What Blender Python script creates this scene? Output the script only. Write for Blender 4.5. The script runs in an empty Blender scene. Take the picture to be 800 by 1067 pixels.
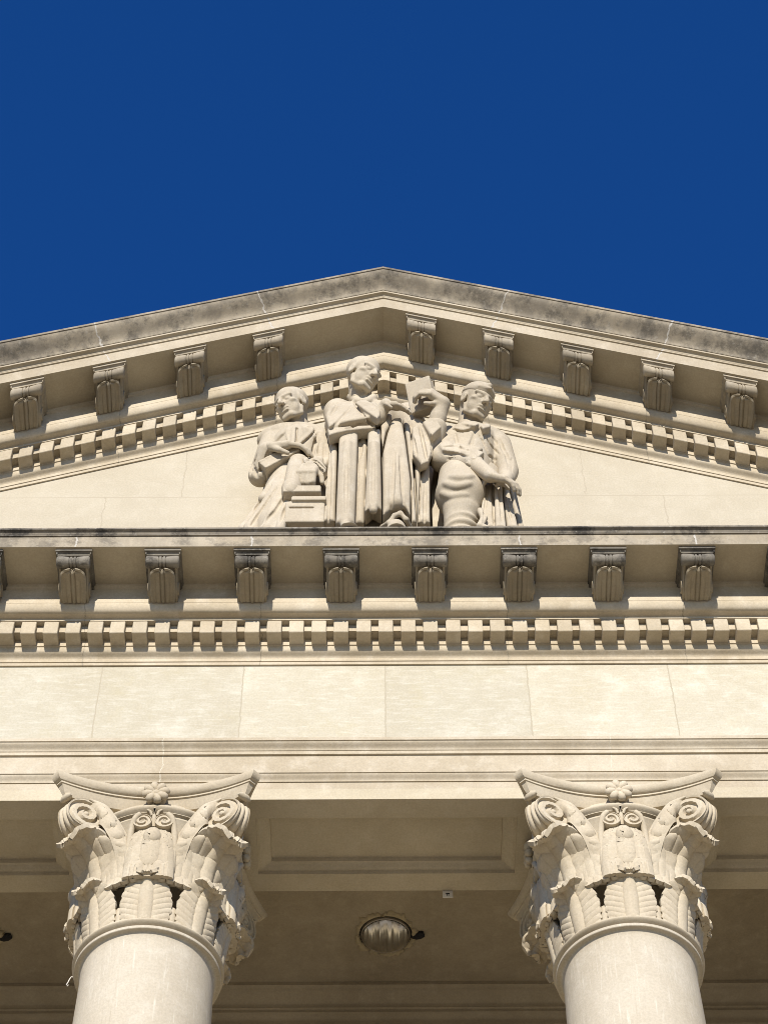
import bpy, bmesh, math, random
import numpy as np
from mathutils import Vector, Matrix

random.seed(7)
SC = bpy.context.scene
COL = SC.collection
R = math.radians

# ------------------------------------------------------------------ camera
CX, CY, CZ, YAW, PIT, ROLL, FPX = -0.07428, -11.61047, -12.77868, 0.005818, 0.964663, -0.008845, 2262.77
fw = np.array([math.sin(YAW)*math.cos(PIT), math.cos(YAW)*math.cos(PIT), math.sin(PIT)])
r0 = np.array([math.cos(YAW), -math.sin(YAW), 0.0]); u0 = np.cross(r0, fw)
cr = math.cos(ROLL)*r0 + math.sin(ROLL)*u0
cu = -math.sin(ROLL)*r0 + math.cos(ROLL)*u0
CPOS = np.array([CX, CY, CZ])
cd = bpy.data.cameras.new('camera'); cam = bpy.data.objects.new('camera', cd); COL.objects.link(cam)
cam.matrix_world = Matrix(((cr[0], cu[0], -fw[0], CX), (cr[1], cu[1], -fw[1], CY), (cr[2], cu[2], -fw[2], CZ), (0, 0, 0, 1)))
cd.sensor_fit = 'VERTICAL'; cd.sensor_height = 24.0; cd.lens = FPX/1067*24.0
cd.clip_start = 0.1; cd.clip_end = 5000
SC.camera = cam

def P(x, y, Y):
    """point of the wall-parallel plane at depth Y that was measured at (x, y) on the photograph"""
    d = fw + cr*((x-400)/FPX) - cu*((y-533.5)/FPX)
    return CPOS + d*((Y-CPOS[1])/d[1])

# ------------------------------------------------------------------ light
SUN_EL, SUN_AZ = 25.0, 5.0          # in front of the facade, a little to the left
w = bpy.data.worlds.new('World'); SC.world = w; w.use_nodes = True
nt = w.node_tree; nt.nodes.clear()
sky = nt.nodes.new('ShaderNodeTexSky'); sky.sky_type = 'NISHITA'; sky.sun_disc = False
sky.sun_elevation = R(SUN_EL); sky.sun_rotation = R(180+SUN_AZ)
sky.air_density = 1.0; sky.dust_density = 0.0; sky.ozone_density = 6.0; sky.altitude = 300
bg = nt.nodes.new('ShaderNodeBackground'); bg.inputs[1].default_value = 0.094
wo = nt.nodes.new('ShaderNodeOutputWorld')
hs = nt.nodes.new('ShaderNodeHueSaturation'); hs.inputs['Saturation'].default_value = 1.205; hs.inputs['Hue'].default_value = .5135
nt.links.new(sky.outputs[0], hs.inputs['Color']); nt.links.new(hs.outputs[0], bg.inputs[0]); nt.links.new(bg.outputs[0], wo.inputs[0])
sd = bpy.data.lights.new('sun', 'SUN'); sd.energy = 4.2; sd.angle = R(0.5); sd.color = (1.0, 0.945, 0.885)
so = bpy.data.objects.new('sun', sd); COL.objects.link(so)
to_sun = Vector((-math.sin(R(SUN_AZ))*math.cos(R(SUN_EL)), -math.cos(R(SUN_AZ))*math.cos(R(SUN_EL)), math.sin(R(SUN_EL))))
so.rotation_euler = to_sun.to_track_quat('Z', 'Y').to_euler()
SC.view_settings.view_transform = 'Standard'; SC.view_settings.look = 'None'
SC.view_settings.exposure = 0.62; SC.view_settings.gamma = 1.0
SC.render.engine = 'CYCLES'
SC.cycles.filter_width = 0.95
SC.cycles.max_bounces = 8; SC.cycles.diffuse_bounces = 5

# ------------------------------------------------------------------ materials
class NT:
    def __init__(s, name):
        s.m = bpy.data.materials.new(name); s.m.use_nodes = True
        s.t = s.m.node_tree; s.t.nodes.clear()
        s.out = s.n('ShaderNodeOutputMaterial'); s.b = s.n('ShaderNodeBsdfPrincipled')
        s.l(s.b.outputs[0], s.out.inputs[0])
        s.pos = s.n('ShaderNodeNewGeometry').outputs['Position']
    def n(s, k): return s.t.nodes.new(k)
    def l(s, a, b): s.t.links.new(a, b)
    def setin(s, sock, v):
        if hasattr(v, 'is_output'): s.l(v, sock)
        else: sock.default_value = v
    def noise(s, scale, detail=5, rough=.6, vec=None, sc3=None, off=None):
        v = vec or s.pos
        if sc3 or off:
            mp = s.n('ShaderNodeMapping'); s.l(v, mp.inputs[0])
            if sc3: mp.inputs['Scale'].default_value = sc3
            if off: mp.inputs['Location'].default_value = off
            v = mp.outputs[0]
        n = s.n('ShaderNodeTexNoise'); s.l(v, n.inputs['Vector'])
        n.inputs['Scale'].default_value = scale; n.inputs['Detail'].default_value = detail; n.inputs['Roughness'].default_value = rough
        return n.outputs[0]
    def math(s, op, a, b=0.0, c=None, clamp=False):
        n = s.n('ShaderNodeMath'); n.operation = op; n.use_clamp = clamp
        s.setin(n.inputs[0], a); s.setin(n.inputs[1], b)
        if c is not None: s.setin(n.inputs[2], c)
        return n.outputs[0]
    def ramp(s, v, lo, hi, a=0.0, b=1.0):
        n = s.n('ShaderNodeMapRange'); n.interpolation_type = 'SMOOTHSTEP'
        s.setin(n.inputs[0], v)
        for i, q in ((1, lo), (2, hi), (3, a), (4, b)): n.inputs[i].default_value = q
        return n.outputs[0]
    def mix(s, f, a, b, mode='MIX'):
        n = s.n('ShaderNodeMix'); n.data_type = 'RGBA'; n.blend_type = mode
        s.setin(n.inputs[0], f)
        s.setin(n.inputs[6], a if hasattr(a, 'is_output') else (*a, 1)); s.setin(n.inputs[7], b if hasattr(b, 'is_output') else (*b, 1))
        return n.outputs[2]
    def scale(s, c, v):
        n = s.n('ShaderNodeVectorMath'); n.operation = 'SCALE'
        s.setin(n.inputs[0], c); s.setin(n.inputs[3], v); return n.outputs[0]
    def xyz(s):
        n = s.n('ShaderNodeSeparateXYZ'); s.l(s.pos, n.inputs[0]); return n.outputs
    def bump(s, h, strength, dist=.01, prev=None):
        n = s.n('ShaderNodeBump'); n.inputs['Strength'].default_value = strength; n.inputs['Distance'].default_value = dist
        s.l(h, n.inputs['Height'])
        if prev is not None: s.l(prev, n.inputs['Normal'])
        return n.outputs[0]

def stone(name, base=(.47, .405, .295), dark=(.36, .30, .205), light=(.56, .50, .39), grime=0.0, patches=0.0, streak=0.25,
          joints=None, xjoints=None, tint=.0, bump=.25, grimecol=(.055, .05, .042), soot=0.0, scratch=0.0, brush=0.0, perp=False, vary=0.0, seam=(.30, .26, .19), seamw=.004, off=(0, 0, 0)):
    """limestone; joints = (period, offset) upright joints with a tint per block; xjoints = [(x, z0, z1), ...] single joints"""
    t = NT(name); p = t.xyz()
    big = t.noise(.9, 5, .62, off=off); mid = t.noise(5.5, 6, .65, off=off); fine = t.noise(55, 4, .7)
    stk = t.noise(1.0, 6, .65, sc3=(11, 11, .9), off=off)
    c = t.mix(t.ramp(big, .30, .72), dark, base)
    c = t.mix(t.ramp(mid, .45, .78, 0, .55), c, light)
    c = t.mix(t.ramp(stk, .52, .80, 0, streak), c, dark)
    if patches:
        pn = t.noise(2.6, 7, .72, off=(3, 1, 7)); c = t.mix(t.ramp(pn, .48, .74, 0, patches), c, (.60, .57, .47))
        pn2 = t.noise(3.3, 6, .7, off=(9, 4, 2)); c = t.mix(t.ramp(pn2, .50, .74, 0, patches*.9), c, (.43, .375, .235))
    if joints:
        per, o = joints
        q = t.math('DIVIDE', t.math('ADD', p[0], o), per)
        idx = t.math('FLOOR', q)
        wn = t.n('ShaderNodeTexWhiteNoise'); wn.noise_dimensions = '1D'; t.l(idx, wn.inputs['W'])
        c = t.scale(c, t.ramp(wn.outputs[0], 0, 1, 1-tint, 1+tint))
    c = t.scale(c, t.ramp(fine, .25, .75, .90, 1.08))
    if vary:
        c = t.scale(c, t.ramp(t.n('ShaderNodeObjectInfo').outputs['Random'], 0, 1, 1-vary, 1+vary))
    if brush:
        b1 = t.noise(1.0, 9, .78, sc3=(5, 5, 26), off=(4, 4, 2)); c = t.mix(t.ramp(b1, .48, .66, 0, brush), c, (.61, .585, .49))
        b2 = t.noise(7, 9, .8, off=(1, 8, 3)); c = t.mix(t.ramp(b2, .50, .66, 0, brush*.8), c, (.40, .35, .235))
    if scratch:
        s1 = t.noise(1.0, 8, .75, sc3=(42, 42, 3.0), off=(2, 7, 5)); c = t.mix(t.ramp(s1, .54, .70, 0, scratch), c, (.62, .58, .47))
        s2 = t.noise(1.0, 8, .75, sc3=(30, 30, 1.6), off=(6, 2, 3)); c = t.mix(t.ramp(s2, .55, .72, 0, scratch), c, (.35, .30, .22))
    if grime:
        g1 = t.noise(2.2, 9, .74, off=(5, 2, 1)); g2 = t.noise(1.0, 8, .72, sc3=(9, 9, 1.6), off=(1, 1, 1))
        g = t.math('MULTIPLY_ADD', g1, .6, t.math('MULTIPLY', g2, .4))
        c = t.mix(t.ramp(g, .40, .58, .45*grime, grime), c, (.20, .172, .128))
        if soot:
            g3 = t.noise(3.4, 10, .80, off=(8, 3, 4)); c = t.mix(t.ramp(g3, .47, .62, 0, soot), c, grimecol)
            g4 = t.noise(16, 6, .7, off=(2, 3, 4)); c = t.mix(t.ramp(g4, .56, .70, 0, soot*.5), c, (.42, .39, .33))
    wob = t.math('MULTIPLY', t.math('SUBTRACT', t.noise(9, 6, .7), .5), .09)
    m = None; X_ = p[0]
    if perp:      # joints square to the slope of the gable
        ax_ = t.math('ABSOLUTE', p[0]); hgt = t.math('SUBTRACT', p[2], t.math('MULTIPLY_ADD', ax_, -.40, 7.05))
        X_ = t.math('SUBTRACT', p[0], t.math('MULTIPLY', t.math('MULTIPLY', t.math('SIGN', p[0]), .40), hgt))
    if joints:
        q2 = t.math('DIVIDE', t.math('ADD', t.math('ADD', p[0], t.math('MULTIPLY', wob, .45)), o), per)
        fr = t.math('FRACT', q2); d = t.math('MULTIPLY', t.math('MINIMUM', fr, t.math('SUBTRACT', 1.0, fr)), per)
        m = t.math('LESS_THAN', d, seamw)
    for (x, z0, z1) in (xjoints or []):
        dx = t.math('ABSOLUTE', t.math('SUBTRACT', t.math('ADD', X_, wob), x))
        k = t.math('LESS_THAN', dx, seamw)
        if z0 is not None:
            k = t.math('MULTIPLY', k, t.math('MULTIPLY', t.math('GREATER_THAN', p[2], z0), t.math('LESS_THAN', p[2], z1)))
        m = k if m is None else t.math('MAXIMUM', m, k)
    if m is not None: c = t.mix(m, c, seam)
    t.l(c, t.b.inputs['Base Color']); t.b.inputs['Roughness'].default_value = .92
    t.b.inputs['Specular IOR Level'].default_value = .2
    nb = t.bump(mid, bump*.5, .02); nb = t.bump(fine, bump, .006, nb)
    if m is not None: nb = t.bump(t.math('SUBTRACT', 1.0, m), .5, .006, nb)
    t.l(nb, t.b.inputs['Normal'])
    return t

def courses(t, zs, col=(.37, .32, .235)):
    """adds level bed joints at the heights zs to a stone material"""
    p = t.xyz(); m = None
    for z in zs:
        k = t.math('LESS_THAN', t.math('ABSOLUTE', t.math('SUBTRACT', p[2], z)), .005)
        m = k if m is None else t.math('MAXIMUM', m, k)
    src = t.b.inputs['Base Color'].links[0].from_socket
    t.l(t.mix(m, src, col), t.b.inputs['Base Color'])

SEAL = (.42, .39, .33)
M = {}
M['stone'] = stone('limestone').m
M['arch'] = stone('limestone_architrave', xjoints=[(k*3.6-1.8, None, None) for k in range(-2, 4)], seam=(.53, .475, .36), streak=.12).m
M['frieze'] = stone('limestone_frieze', base=(.455, .415, .315), dark=(.415, .37, .27), light=(.50, .46, .36), patches=.45, joints=(1.2, 1.208), tint=.05, streak=.1, brush=.40, seam=(.37, .325, .235), seamw=.005).m
M['bed'] = stone('limestone_bed_moulding', xjoints=[(x, None, None) for x in (-2.58, -1.07, 1.04, 2.56, 4.1, -4.1)], streak=.25, seamw=.003, vary=.09).m
M['corona'] = stone('limestone_corona', grime=.62, soot=.5, streak=.4, xjoints=[(x, None, None) for x in (-4.2, -2.66, -1.15, 1.15, 2.67, 4.2)], seam=SEAL, seamw=.007).m
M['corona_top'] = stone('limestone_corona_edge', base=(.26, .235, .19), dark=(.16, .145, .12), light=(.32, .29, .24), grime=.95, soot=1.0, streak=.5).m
M['rake'] = stone('limestone_raking_corona', grime=.22, soot=.06, streak=.3, xjoints=[(x, None, None) for x in (-4.3, -2.86, -1.28, 1.27, 2.86, 4.3)], seam=(.44, .41, .35), seamw=.006, perp=True).m
M['sima'] = stone('limestone_sima', grime=1.0, soot=.62, streak=.5, xjoints=[(x, None, None) for x in (-4.3, -2.86, -1.28, 1.27, 2.86, 4.3)], seam=(.42, .39, .33), seamw=.007, perp=True).m
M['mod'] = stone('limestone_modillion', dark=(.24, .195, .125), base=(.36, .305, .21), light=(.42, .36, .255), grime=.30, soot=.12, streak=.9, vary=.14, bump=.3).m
M['modcap2'] = stone('limestone_modillion_cap_clean', grime=.5, soot=.25, streak=.6, vary=.12).m
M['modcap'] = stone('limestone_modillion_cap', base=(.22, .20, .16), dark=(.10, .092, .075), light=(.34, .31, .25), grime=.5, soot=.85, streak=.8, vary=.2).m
tt = stone('limestone_tympanum', base=(.45, .40, .30), dark=(.40, .35, .255), light=(.49, .44, .34), streak=.1,
           xjoints=[(-1.92, 4.23, 9), (1.91, 4.23, 9), (-2.64, 2, 4.23), (2.64, 2, 4.23), (-.4, 2, 4.23), (.6, 4.23, 9), (-5.3, 2, 9), (5.3, 2, 9)], seamw=.004, seam=(.38, .33, .24))
courses(tt, (4.23,)); M['tymp'] = tt.m
M['statue'] = stone('limestone_statue', base=(.50, .43, .315), dark=(.39, .33, .235), light=(.56, .505, .40), streak=.75, scratch=.30, grime=.16, bump=.25).m
M['capital'] = stone('limestone_capital', base=(.505, .435, .315), dark=(.41, .345, .24), light=(.55, .49, .37), streak=.3, scratch=.15, bump=.22).m
M['shaft'] = stone('limestone_shaft', base=(.48, .425, .325), dark=(.42, .365, .27), light=(.55, .50, .40), streak=.5, scratch=.6, bump=.25).m
M['soffit'] = stone('limestone_soffit', base=(.49, .425, .30), dark=(.41, .35, .24), light=(.53, .465, .34), streak=.1, brush=.12, bump=.15).m
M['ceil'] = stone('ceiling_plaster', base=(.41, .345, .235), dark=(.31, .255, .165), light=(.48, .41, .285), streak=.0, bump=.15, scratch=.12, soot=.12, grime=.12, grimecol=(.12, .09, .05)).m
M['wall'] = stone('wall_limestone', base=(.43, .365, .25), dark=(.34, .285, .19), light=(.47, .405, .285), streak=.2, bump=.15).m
M['ground'] = stone('plaza_concrete', base=(.40, .355, .275), dark=(.35, .31, .235), light=(.44, .395, .31), streak=0, bump=.1).m

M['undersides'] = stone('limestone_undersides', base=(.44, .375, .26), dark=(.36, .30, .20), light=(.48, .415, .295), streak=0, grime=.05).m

def simple(name, col, rough=.5, metal=0.0):
    t = NT(name); n = t.noise(9, 5, .6)
    t.l(t.scale(t.mix(0.0, col, col), t.ramp(n, .3, .7, .82, 1.12)), t.b.inputs['Base Color'])
    t.b.inputs['Roughness'].default_value = rough; t.b.inputs['Metallic'].default_value = metal
    t.l(t.bump(n, .1, .004), t.b.inputs['Normal'])
    return t.m
M['metal'] = simple('brushed_aluminium', (.72, .69, .62), .30, 1.0)
M['rim'] = simple('worn_metal_rim', (.34, .30, .24), .4, .8)
M['patch'] = simple('patching_plaster', (.40, .33, .20), .95)
M['black'] = simple('black_parts_and_gap_shade', (.012, .011, .01), .9)  # black cable and tag marks; also paints the shade of hole and gap
M['white'] = simple('white_plastic_tag', (.62, .58, .50), .6)
M['roof'] = simple('grey_roofing', (.22, .21, .20), .9)

# ------------------------------------------------------------------ helpers
def tag(o, label=None, cat=None, group=None, kind=None):
    if label: o['label'] = label
    if cat: o['category'] = cat
    if group: o['group'] = group
    if kind: o['kind'] = kind
    return o

def thing(name, label, cat, loc=(0, 0, 0), group=None):
    o = bpy.data.objects.new(name, None); COL.objects.link(o); o.location = loc; o.empty_display_size = .3
    return tag(o, label, cat, group)

def add(name, verts, faces, mat, parent=None, smooth=False, loc=None):
    me = bpy.data.meshes.new(name)
    me.from_pydata([tuple(map(float, v)) for v in verts], [], [tuple(map(int, f)) for f in faces]); me.update()
    o = bpy.data.objects.new(name, me); COL.objects.link(o)
    me.materials.append(mat)
    if smooth: me.shade_smooth()
    if parent is not None: o.parent = parent
    if loc is not None: o.location = loc
    return o

def fixn(o):
    bm = bmesh.new(); bm.from_mesh(o.data); bmesh.ops.recalc_face_normals(bm, faces=bm.faces); bm.to_mesh(o.data); bm.free(); return o

def bevel(o, w, seg=1):
    bm = bmesh.new(); bm.from_mesh(o.data)
    bmesh.ops.bevel(bm, geom=list(bm.edges), offset=w, segments=seg, affect='EDGES', profile=.6)
    bm.to_mesh(o.data); bm.free(); return o

class MB:
    def __init__(s): s.v = []; s.f = []
    def add(s, v, f):
        k = len(s.v); s.v += [tuple(q) for q in v]; s.f += [tuple(i+k for i in q) for q in f]
    def box(s, x0, x1, y0, y1, z0, z1):
        s.add([(x, y, z) for x in (x0, x1) for y in (y0, y1) for z in (z0, z1)],
              [(0, 1, 3, 2), (4, 6, 7, 5), (0, 4, 5, 1), (2, 3, 7, 6), (0, 2, 6, 4), (1, 5, 7, 3)])
    def extrude(s, prof, xs, fn=None):
        """closed (Y, Z) profile swept along X through the stations xs"""
        n = len(prof); v = []; f = []
        for x in xs:
            for (y, z) in prof: v.append((x, y, z) if fn is None else fn(x, y, z))
        for i in range(len(xs)-1):
            for j in range(n):
                a = i*n+j; b = i*n+(j+1) % n; f.append((a, b, b+n, a+n))
        f.append(tuple(range(n))[::-1]); f.append(tuple((len(xs)-1)*n+j for j in range(n)))
        s.add(v, f)
    def lathe(s, prof, seg=64, axis='Z', c=(0, 0, 0)):
        n = len(prof); v = []; f = []
        for i in range(seg):
            a = 2*math.pi*i/seg; ca, sa = math.cos(a), math.sin(a)
            for (r, h) in prof:
                if axis == 'Z': v.append((c[0]+r*ca, c[1]+r*sa, c[2]+h))
                elif axis == 'X': v.append((c[0]+h, c[1]+r*ca, c[2]+r*sa))
                else: v.append((c[0]+r*ca, c[1]+h, c[2]+r*sa))
        for i in range(seg):
            k = (i+1) % seg
            for j in range(n-1): f.append((i*n+j, k*n+j, k*n+j+1, i*n+j+1))
        s.add(v, f)
    def tube(s, pts, rad, seg=8, flat=1.0, up=(0, 0, 1)):
        pts = [Vector(p) for p in pts]; n = len(pts); v = []; f = []
        rad = rad if hasattr(rad, '__len__') else [rad]*n
        for i, p in enumerate(pts):
            t = (pts[min(i+1, n-1)]-pts[max(i-1, 0)]).normalized()
            a = t.cross(Vector(up)); a = a.normalized() if a.length > 1e-5 else Vector((1, 0, 0)); b = a.cross(t).normalized()
            for k in range(seg):
                g = 2*math.pi*k/seg; v.append(p + a*math.cos(g)*rad[i]*flat + b*math.sin(g)*rad[i])
        for i in range(n-1):
            for k in range(seg):
                k2 = (k+1) % seg; f.append((i*seg+k, i*seg+k2, (i+1)*seg+k2, (i+1)*seg+k))
        f.append(tuple(range(seg))[::-1]); f.append(tuple((n-1)*seg+k for k in range(seg)))
        s.add(v, f)
    def sheet(s, grid, thick):
        """grid [i][j] of points -> closed slab of the given thickness (behind the face)"""
        G = np.array(grid, float); ni, nj = G.shape[:2]
        du = np.gradient(G, axis=0); dv = np.gradient(G, axis=1); N = np.cross(du, dv)
        N /= (np.linalg.norm(N, axis=2, keepdims=True)+1e-9)
        B = G - N*thick
        v = [tuple(p) for p in G.reshape(-1, 3)] + [tuple(p) for p in B.reshape(-1, 3)]; f = []; o = ni*nj
        for i in range(ni-1):
            for j in range(nj-1):
                a, b, c, d = i*nj+j, (i+1)*nj+j, (i+1)*nj+j+1, i*nj+j+1
                f.append((a, b, c, d)); f.append((a+o, d+o, c+o, b+o))
        for i in range(ni-1):
            a, b = i*nj, (i+1)*nj; f.append((a, a+o, b+o, b)); a, b = i*nj+nj-1, (i+1)*nj+nj-1; f.append((a, b, b+o, a+o))
        for j in range(nj-1):
            a, b = j, j+1; f.append((a, b, b+o, a+o)); a, b = (ni-1)*nj+j, (ni-1)*nj+j+1; f.append((a, a+o, b+o, b))
        s.add(v, f)
    def build(s, name, mat, parent=None, smooth=False, loc=None):
        return add(name, s.v, s.f, mat, parent, smooth, loc)

def autosmooth(o, ang=35):
    me = o.data; me.shade_smooth()
    me.set_sharp_from_angle(angle=R(ang)); return o

def curve(p0, p1, kind, n=7):
    """profile points between p0 and p1: ovolo, cavetto, cyma"""
    (y0, z0), (y1, z1) = p0, p1; out = []
    for i in range(n+1):
        t = i/n; a = t*math.pi/2
        if kind == 'ovolo': u, v = math.sin(a), 1-math.cos(a)
        elif kind == 'ovolo2': u, v = math.sin(a), 1-math.cos(a); u, v = u, v
        elif kind == 'cavetto': u, v = 1-math.cos(a), math.sin(a)
        else: v = t; u = .5-.5*math.cos(math.pi*t)
        out.append((y0+(y1-y0)*u, z0+(z1-z0)*v))
    return out

def copy_tree(o, parent=None):
    c = o.copy(); COL.objects.link(c)
    c.parent = parent
    for ch in list(o.children): copy_tree(ch, c)
    return c

# ------------------------------------------------------------------ SDF sculpting (numpy) with surface nets
class Sculpt:
    def __init__(s, lo, hi, h):
        s.lo = np.array(lo, float); s.h = h
        s.n = np.ceil((np.array(hi)-s.lo)/h).astype(int)+1
        s.a = np.full(tuple(s.n), 0.25, np.float32)
    def _win(s, lo, hi):
        i0 = np.clip(np.floor((np.array(lo)-s.lo)/s.h).astype(int), 0, s.n-1); i1 = np.clip(np.ceil((np.array(hi)-s.lo)/s.h).astype(int)+1, 1, s.n)
        if (i1 <= i0).any(): return None, None
        sl = tuple(slice(a, b) for a, b in zip(i0, i1))
        ax = [(s.lo[k]+s.h*np.arange(i0[k], i1[k])).astype(np.float32) for k in range(3)]
        return sl, (ax[0][:, None, None], ax[1][None, :, None], ax[2][None, None, :])
    def put(s, lo, hi, fn, k=.03, cut=False):
        m = k+.06
        sl, X = s._win(np.array(lo)-m, np.array(hi)+m)
        if sl is None: return
        d = fn(*X); a = s.a[sl]
        if cut: d = -d; h = np.clip(.5-.5*(a-d)/k, 0, 1); s.a[sl] = a*(1-h)+d*h+k*h*(1-h)
        else: h = np.clip(.5+.5*(a-d)/k, 0, 1); s.a[sl] = a*(1-h)+d*h-k*h*(1-h)
    def rc(s, a, b, ra, rb, k=.03, cut=False, flat=None):
        a = np.array(a, float); b = np.array(b, float); r = max(ra, rb)
        ba = b-a; L2 = float(ba@ba)+1e-9
        def fn(x, y, z):
            px, py, pz = x-a[0], y-a[1], z-a[2]
            t = np.clip((px*ba[0]+py*ba[1]+pz*ba[2])/L2, 0, 1)
            return np.sqrt((px-t*ba[0])**2+(py-t*ba[1])**2+(pz-t*ba[2])**2)-(ra+(rb-ra)*t)
        s.put(np.minimum(a, b)-r, np.maximum(a, b)+r, fn, k, cut)
    def path(s, pts, rs, k=.03, cut=False):
        for i in range(len(pts)-1): s.rc(pts[i], pts[i+1], rs[i], rs[i+1], k, cut)
    def ell(s, c, rad, k=.03, rot=None, cut=False):
        c = np.array(c, float); rad = np.array(rad, float); Q = np.eye(3) if rot is None else np.array(rot, float)  # rows = local axes
        ext = np.sqrt(((Q*rad[:, None])**2).sum(0))
        def fn(x, y, z):
            px, py, pz = x-c[0], y-c[1], z-c[2]
            q = [(Q[i, 0]*px+Q[i, 1]*py+Q[i, 2]*pz) for i in range(3)]
            k0 = np.sqrt(sum((q[i]/rad[i])**2 for i in range(3))); k1 = np.sqrt(sum((q[i]/rad[i]**2)**2 for i in range(3)))+1e-6
            return k0*(k0-1)/k1
        s.put(c-ext, c+ext, fn, k, cut)
    def box(s, c, half, r=.01, k=.02, rot=None, cut=False):
        c = np.array(c, float); half = np.array(half, float); Q = np.eye(3) if rot is None else np.array(rot, float)
        ext = np.abs(Q.T) @ half
        def fn(x, y, z):
            px, py, pz = x-c[0], y-c[1], z-c[2]
            q = [np.abs(Q[i, 0]*px+Q[i, 1]*py+Q[i, 2]*pz)-(half[i]-r) for i in range(3)]
            out = np.sqrt(sum(np.maximum(v, 0)**2 for v in q)); ins = np.minimum(np.maximum(q[0], np.maximum(q[1], q[2])), 0)
            return out+ins-r
        s.put(c-ext, c+ext, fn, k, cut)
    def hit(s, x, y):
        """first point of the sculpted surface met along the sight line through (x, y)"""
        d = fw + cr*((x-400)/FPX) - cu*((y-533.5)/FPX)
        Y = np.arange(s.lo[1]+s.h, s.lo[1]+s.h*(s.n[1]-2), s.h*.5)
        p = CPOS + d*((Y-CPOS[1])/d[1])[:, None]
        i = np.rint((p-s.lo)/s.h).astype(int)
        ok = ((i >= 0) & (i < s.n)).all(1); i = np.clip(i, 0, s.n-1)
        w_ = np.where(ok & (s.a[i[:, 0], i[:, 1], i[:, 2]] < 0))[0]
        return (p[w_[0]], d/np.linalg.norm(d)) if len(w_) else (None, None)
    def panel(s, pts, Y0, t=.05, r=.02, gz=.0, gx=.0, k=.012, cut=False):
        """flat-fronted slab with the outline pts (seen at depth Y0), leaning by gz / gx"""
        q = np.array([P(a, b, Y0) for a, b in pts])[:, [0, 2]]; c = q.mean(0)
        lo = np.array([q[:, 0].min(), Y0-t-abs(gz)*np.ptp(q[:, 1])/2-abs(gx)*np.ptp(q[:, 0])/2, q[:, 1].min()]); hi = np.array([q[:, 0].max(), Y0+t+abs(gz)*np.ptp(q[:, 1])/2+abs(gx)*np.ptp(q[:, 0])/2, q[:, 1].max()])
        def fn(x, y, z):
            X = x[:, 0, :]+0*z[0, 0, :][None, :]; Z = 0*x[:, 0, :]+z[0, 0, :][None, :]
            d2 = np.full(X.shape, 1e9); sg = np.ones(X.shape)
            for i in range(len(q)):
                a, b = q[i], q[i-1]; e = b-a; wx, wz = X-a[0], Z-a[1]
                u = np.clip((wx*e[0]+wz*e[1])/(e@e+1e-12), 0, 1)
                d2 = np.minimum(d2, (wx-e[0]*u)**2+(wz-e[1]*u)**2)
                c1, c2, c3 = Z >= a[1], Z < b[1], e[0]*wz > e[1]*wx
                sg = np.where((c1 & c2 & c3) | (~c1 & ~c2 & ~c3), -sg, sg)
            D = (sg*np.sqrt(d2)).astype(np.float32)[:, None, :]+r
            yp = (Y0+gz*(Z-c[1])+gx*(X-c[0])).astype(np.float32)[:, None, :]
            E_ = np.abs(y-yp)-(t-r)
            return np.sqrt(np.maximum(D, 0)**2+np.maximum(E_, 0)**2)+np.minimum(np.maximum(D, E_), 0)-r
        s.put(lo, hi, fn, k, cut)
    def smooth(s, H):
        for _ in range(3):
            N = list(H)
            for i in range(1, len(H)-1):
                a, b, c = H[i-1][0], H[i][0], H[i+1][0]
                if a is None or b is None or c is None or max(abs(a[1]-b[1]), abs(c[1]-b[1])) > .10: continue
                N[i] = ((a+b+c)/3, H[i][1])
            H = N
        return H
    def line(s, pts, r=.012, deep=.02, k=.012, ridge=False, taper=.25):
        """carves a crease (or raises a welt) along a polyline drawn on the surface"""
        q = []
        for (a, b) in zip(pts, pts[1:]):
            n = max(2, int(math.hypot(b[0]-a[0], b[1]-a[1])/1.5))
            q += [(a[0]+(b[0]-a[0])*i/n, a[1]+(b[1]-a[1])*i/n) for i in range(n)]
        q.append(pts[-1]); H = [s.hit(*c) for c in q]; H = s.smooth(H)
        r0_, d0_ = r, deep
        for n_, ((a, da), (b, db)) in enumerate(zip(H, H[1:])):
            e_ = min(1.0, (min(n_+.5, len(H)-1.5-n_)/len(H)+.02)/max(taper, .03)); r = r0_*(.45+.55*e_); deep = d0_*e_
            if a is None or b is None or abs(a[1]-b[1]) > .16: continue
            if ridge: s.rc(a+da*r*.5, b+db*r*.5, r, r, k)
            else:
                t = 0.0
                while t <= deep: s.rc(a+da*t, b+db*t, r, r, k, True); t += r
    def mesh(s, name, mat, parent=None):
        a = s.a; a[0] = a[-1] = .2; a[:, 0] = a[:, -1] = .2; a[:, :, 0] = a[:, :, -1] = .2
        ins = a < 0
        cnt = np.zeros(tuple(s.n-1), np.int8)
        offs = [(i, j, k) for i in (0, 1) for j in (0, 1) for k in (0, 1)]
        nx, ny, nz = s.n
        for (i, j, k) in offs: cnt += ins[i:nx-1+i, j:ny-1+j, k:nz-1+k]
        act = (cnt > 0) & (cnt < 8)
        I = np.argwhere(act); idx = np.full(act.shape, -1, np.int64); idx[act] = np.arange(len(I))
        V = np.stack([a[I[:, 0]+i, I[:, 1]+j, I[:, 2]+k] for (i, j, k) in offs], 1).astype(np.float64)
        O = np.array(offs, float); acc = np.zeros((len(I), 3)); num = np.zeros(len(I))
        for p in range(8):
            for q in range(p+1, 8):
                if np.abs(O[p]-O[q]).sum() != 1: continue
                m = (V[:, p] < 0) != (V[:, q] < 0)
                t = np.where(m, V[:, p]/(V[:, p]-V[:, q]+1e-12), 0)
                acc += np.where(m[:, None], O[p]+(O[q]-O[p])*t[:, None], 0); num += m
        pts = s.lo+s.h*(I+acc/num[:, None])
        faces = []
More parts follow.
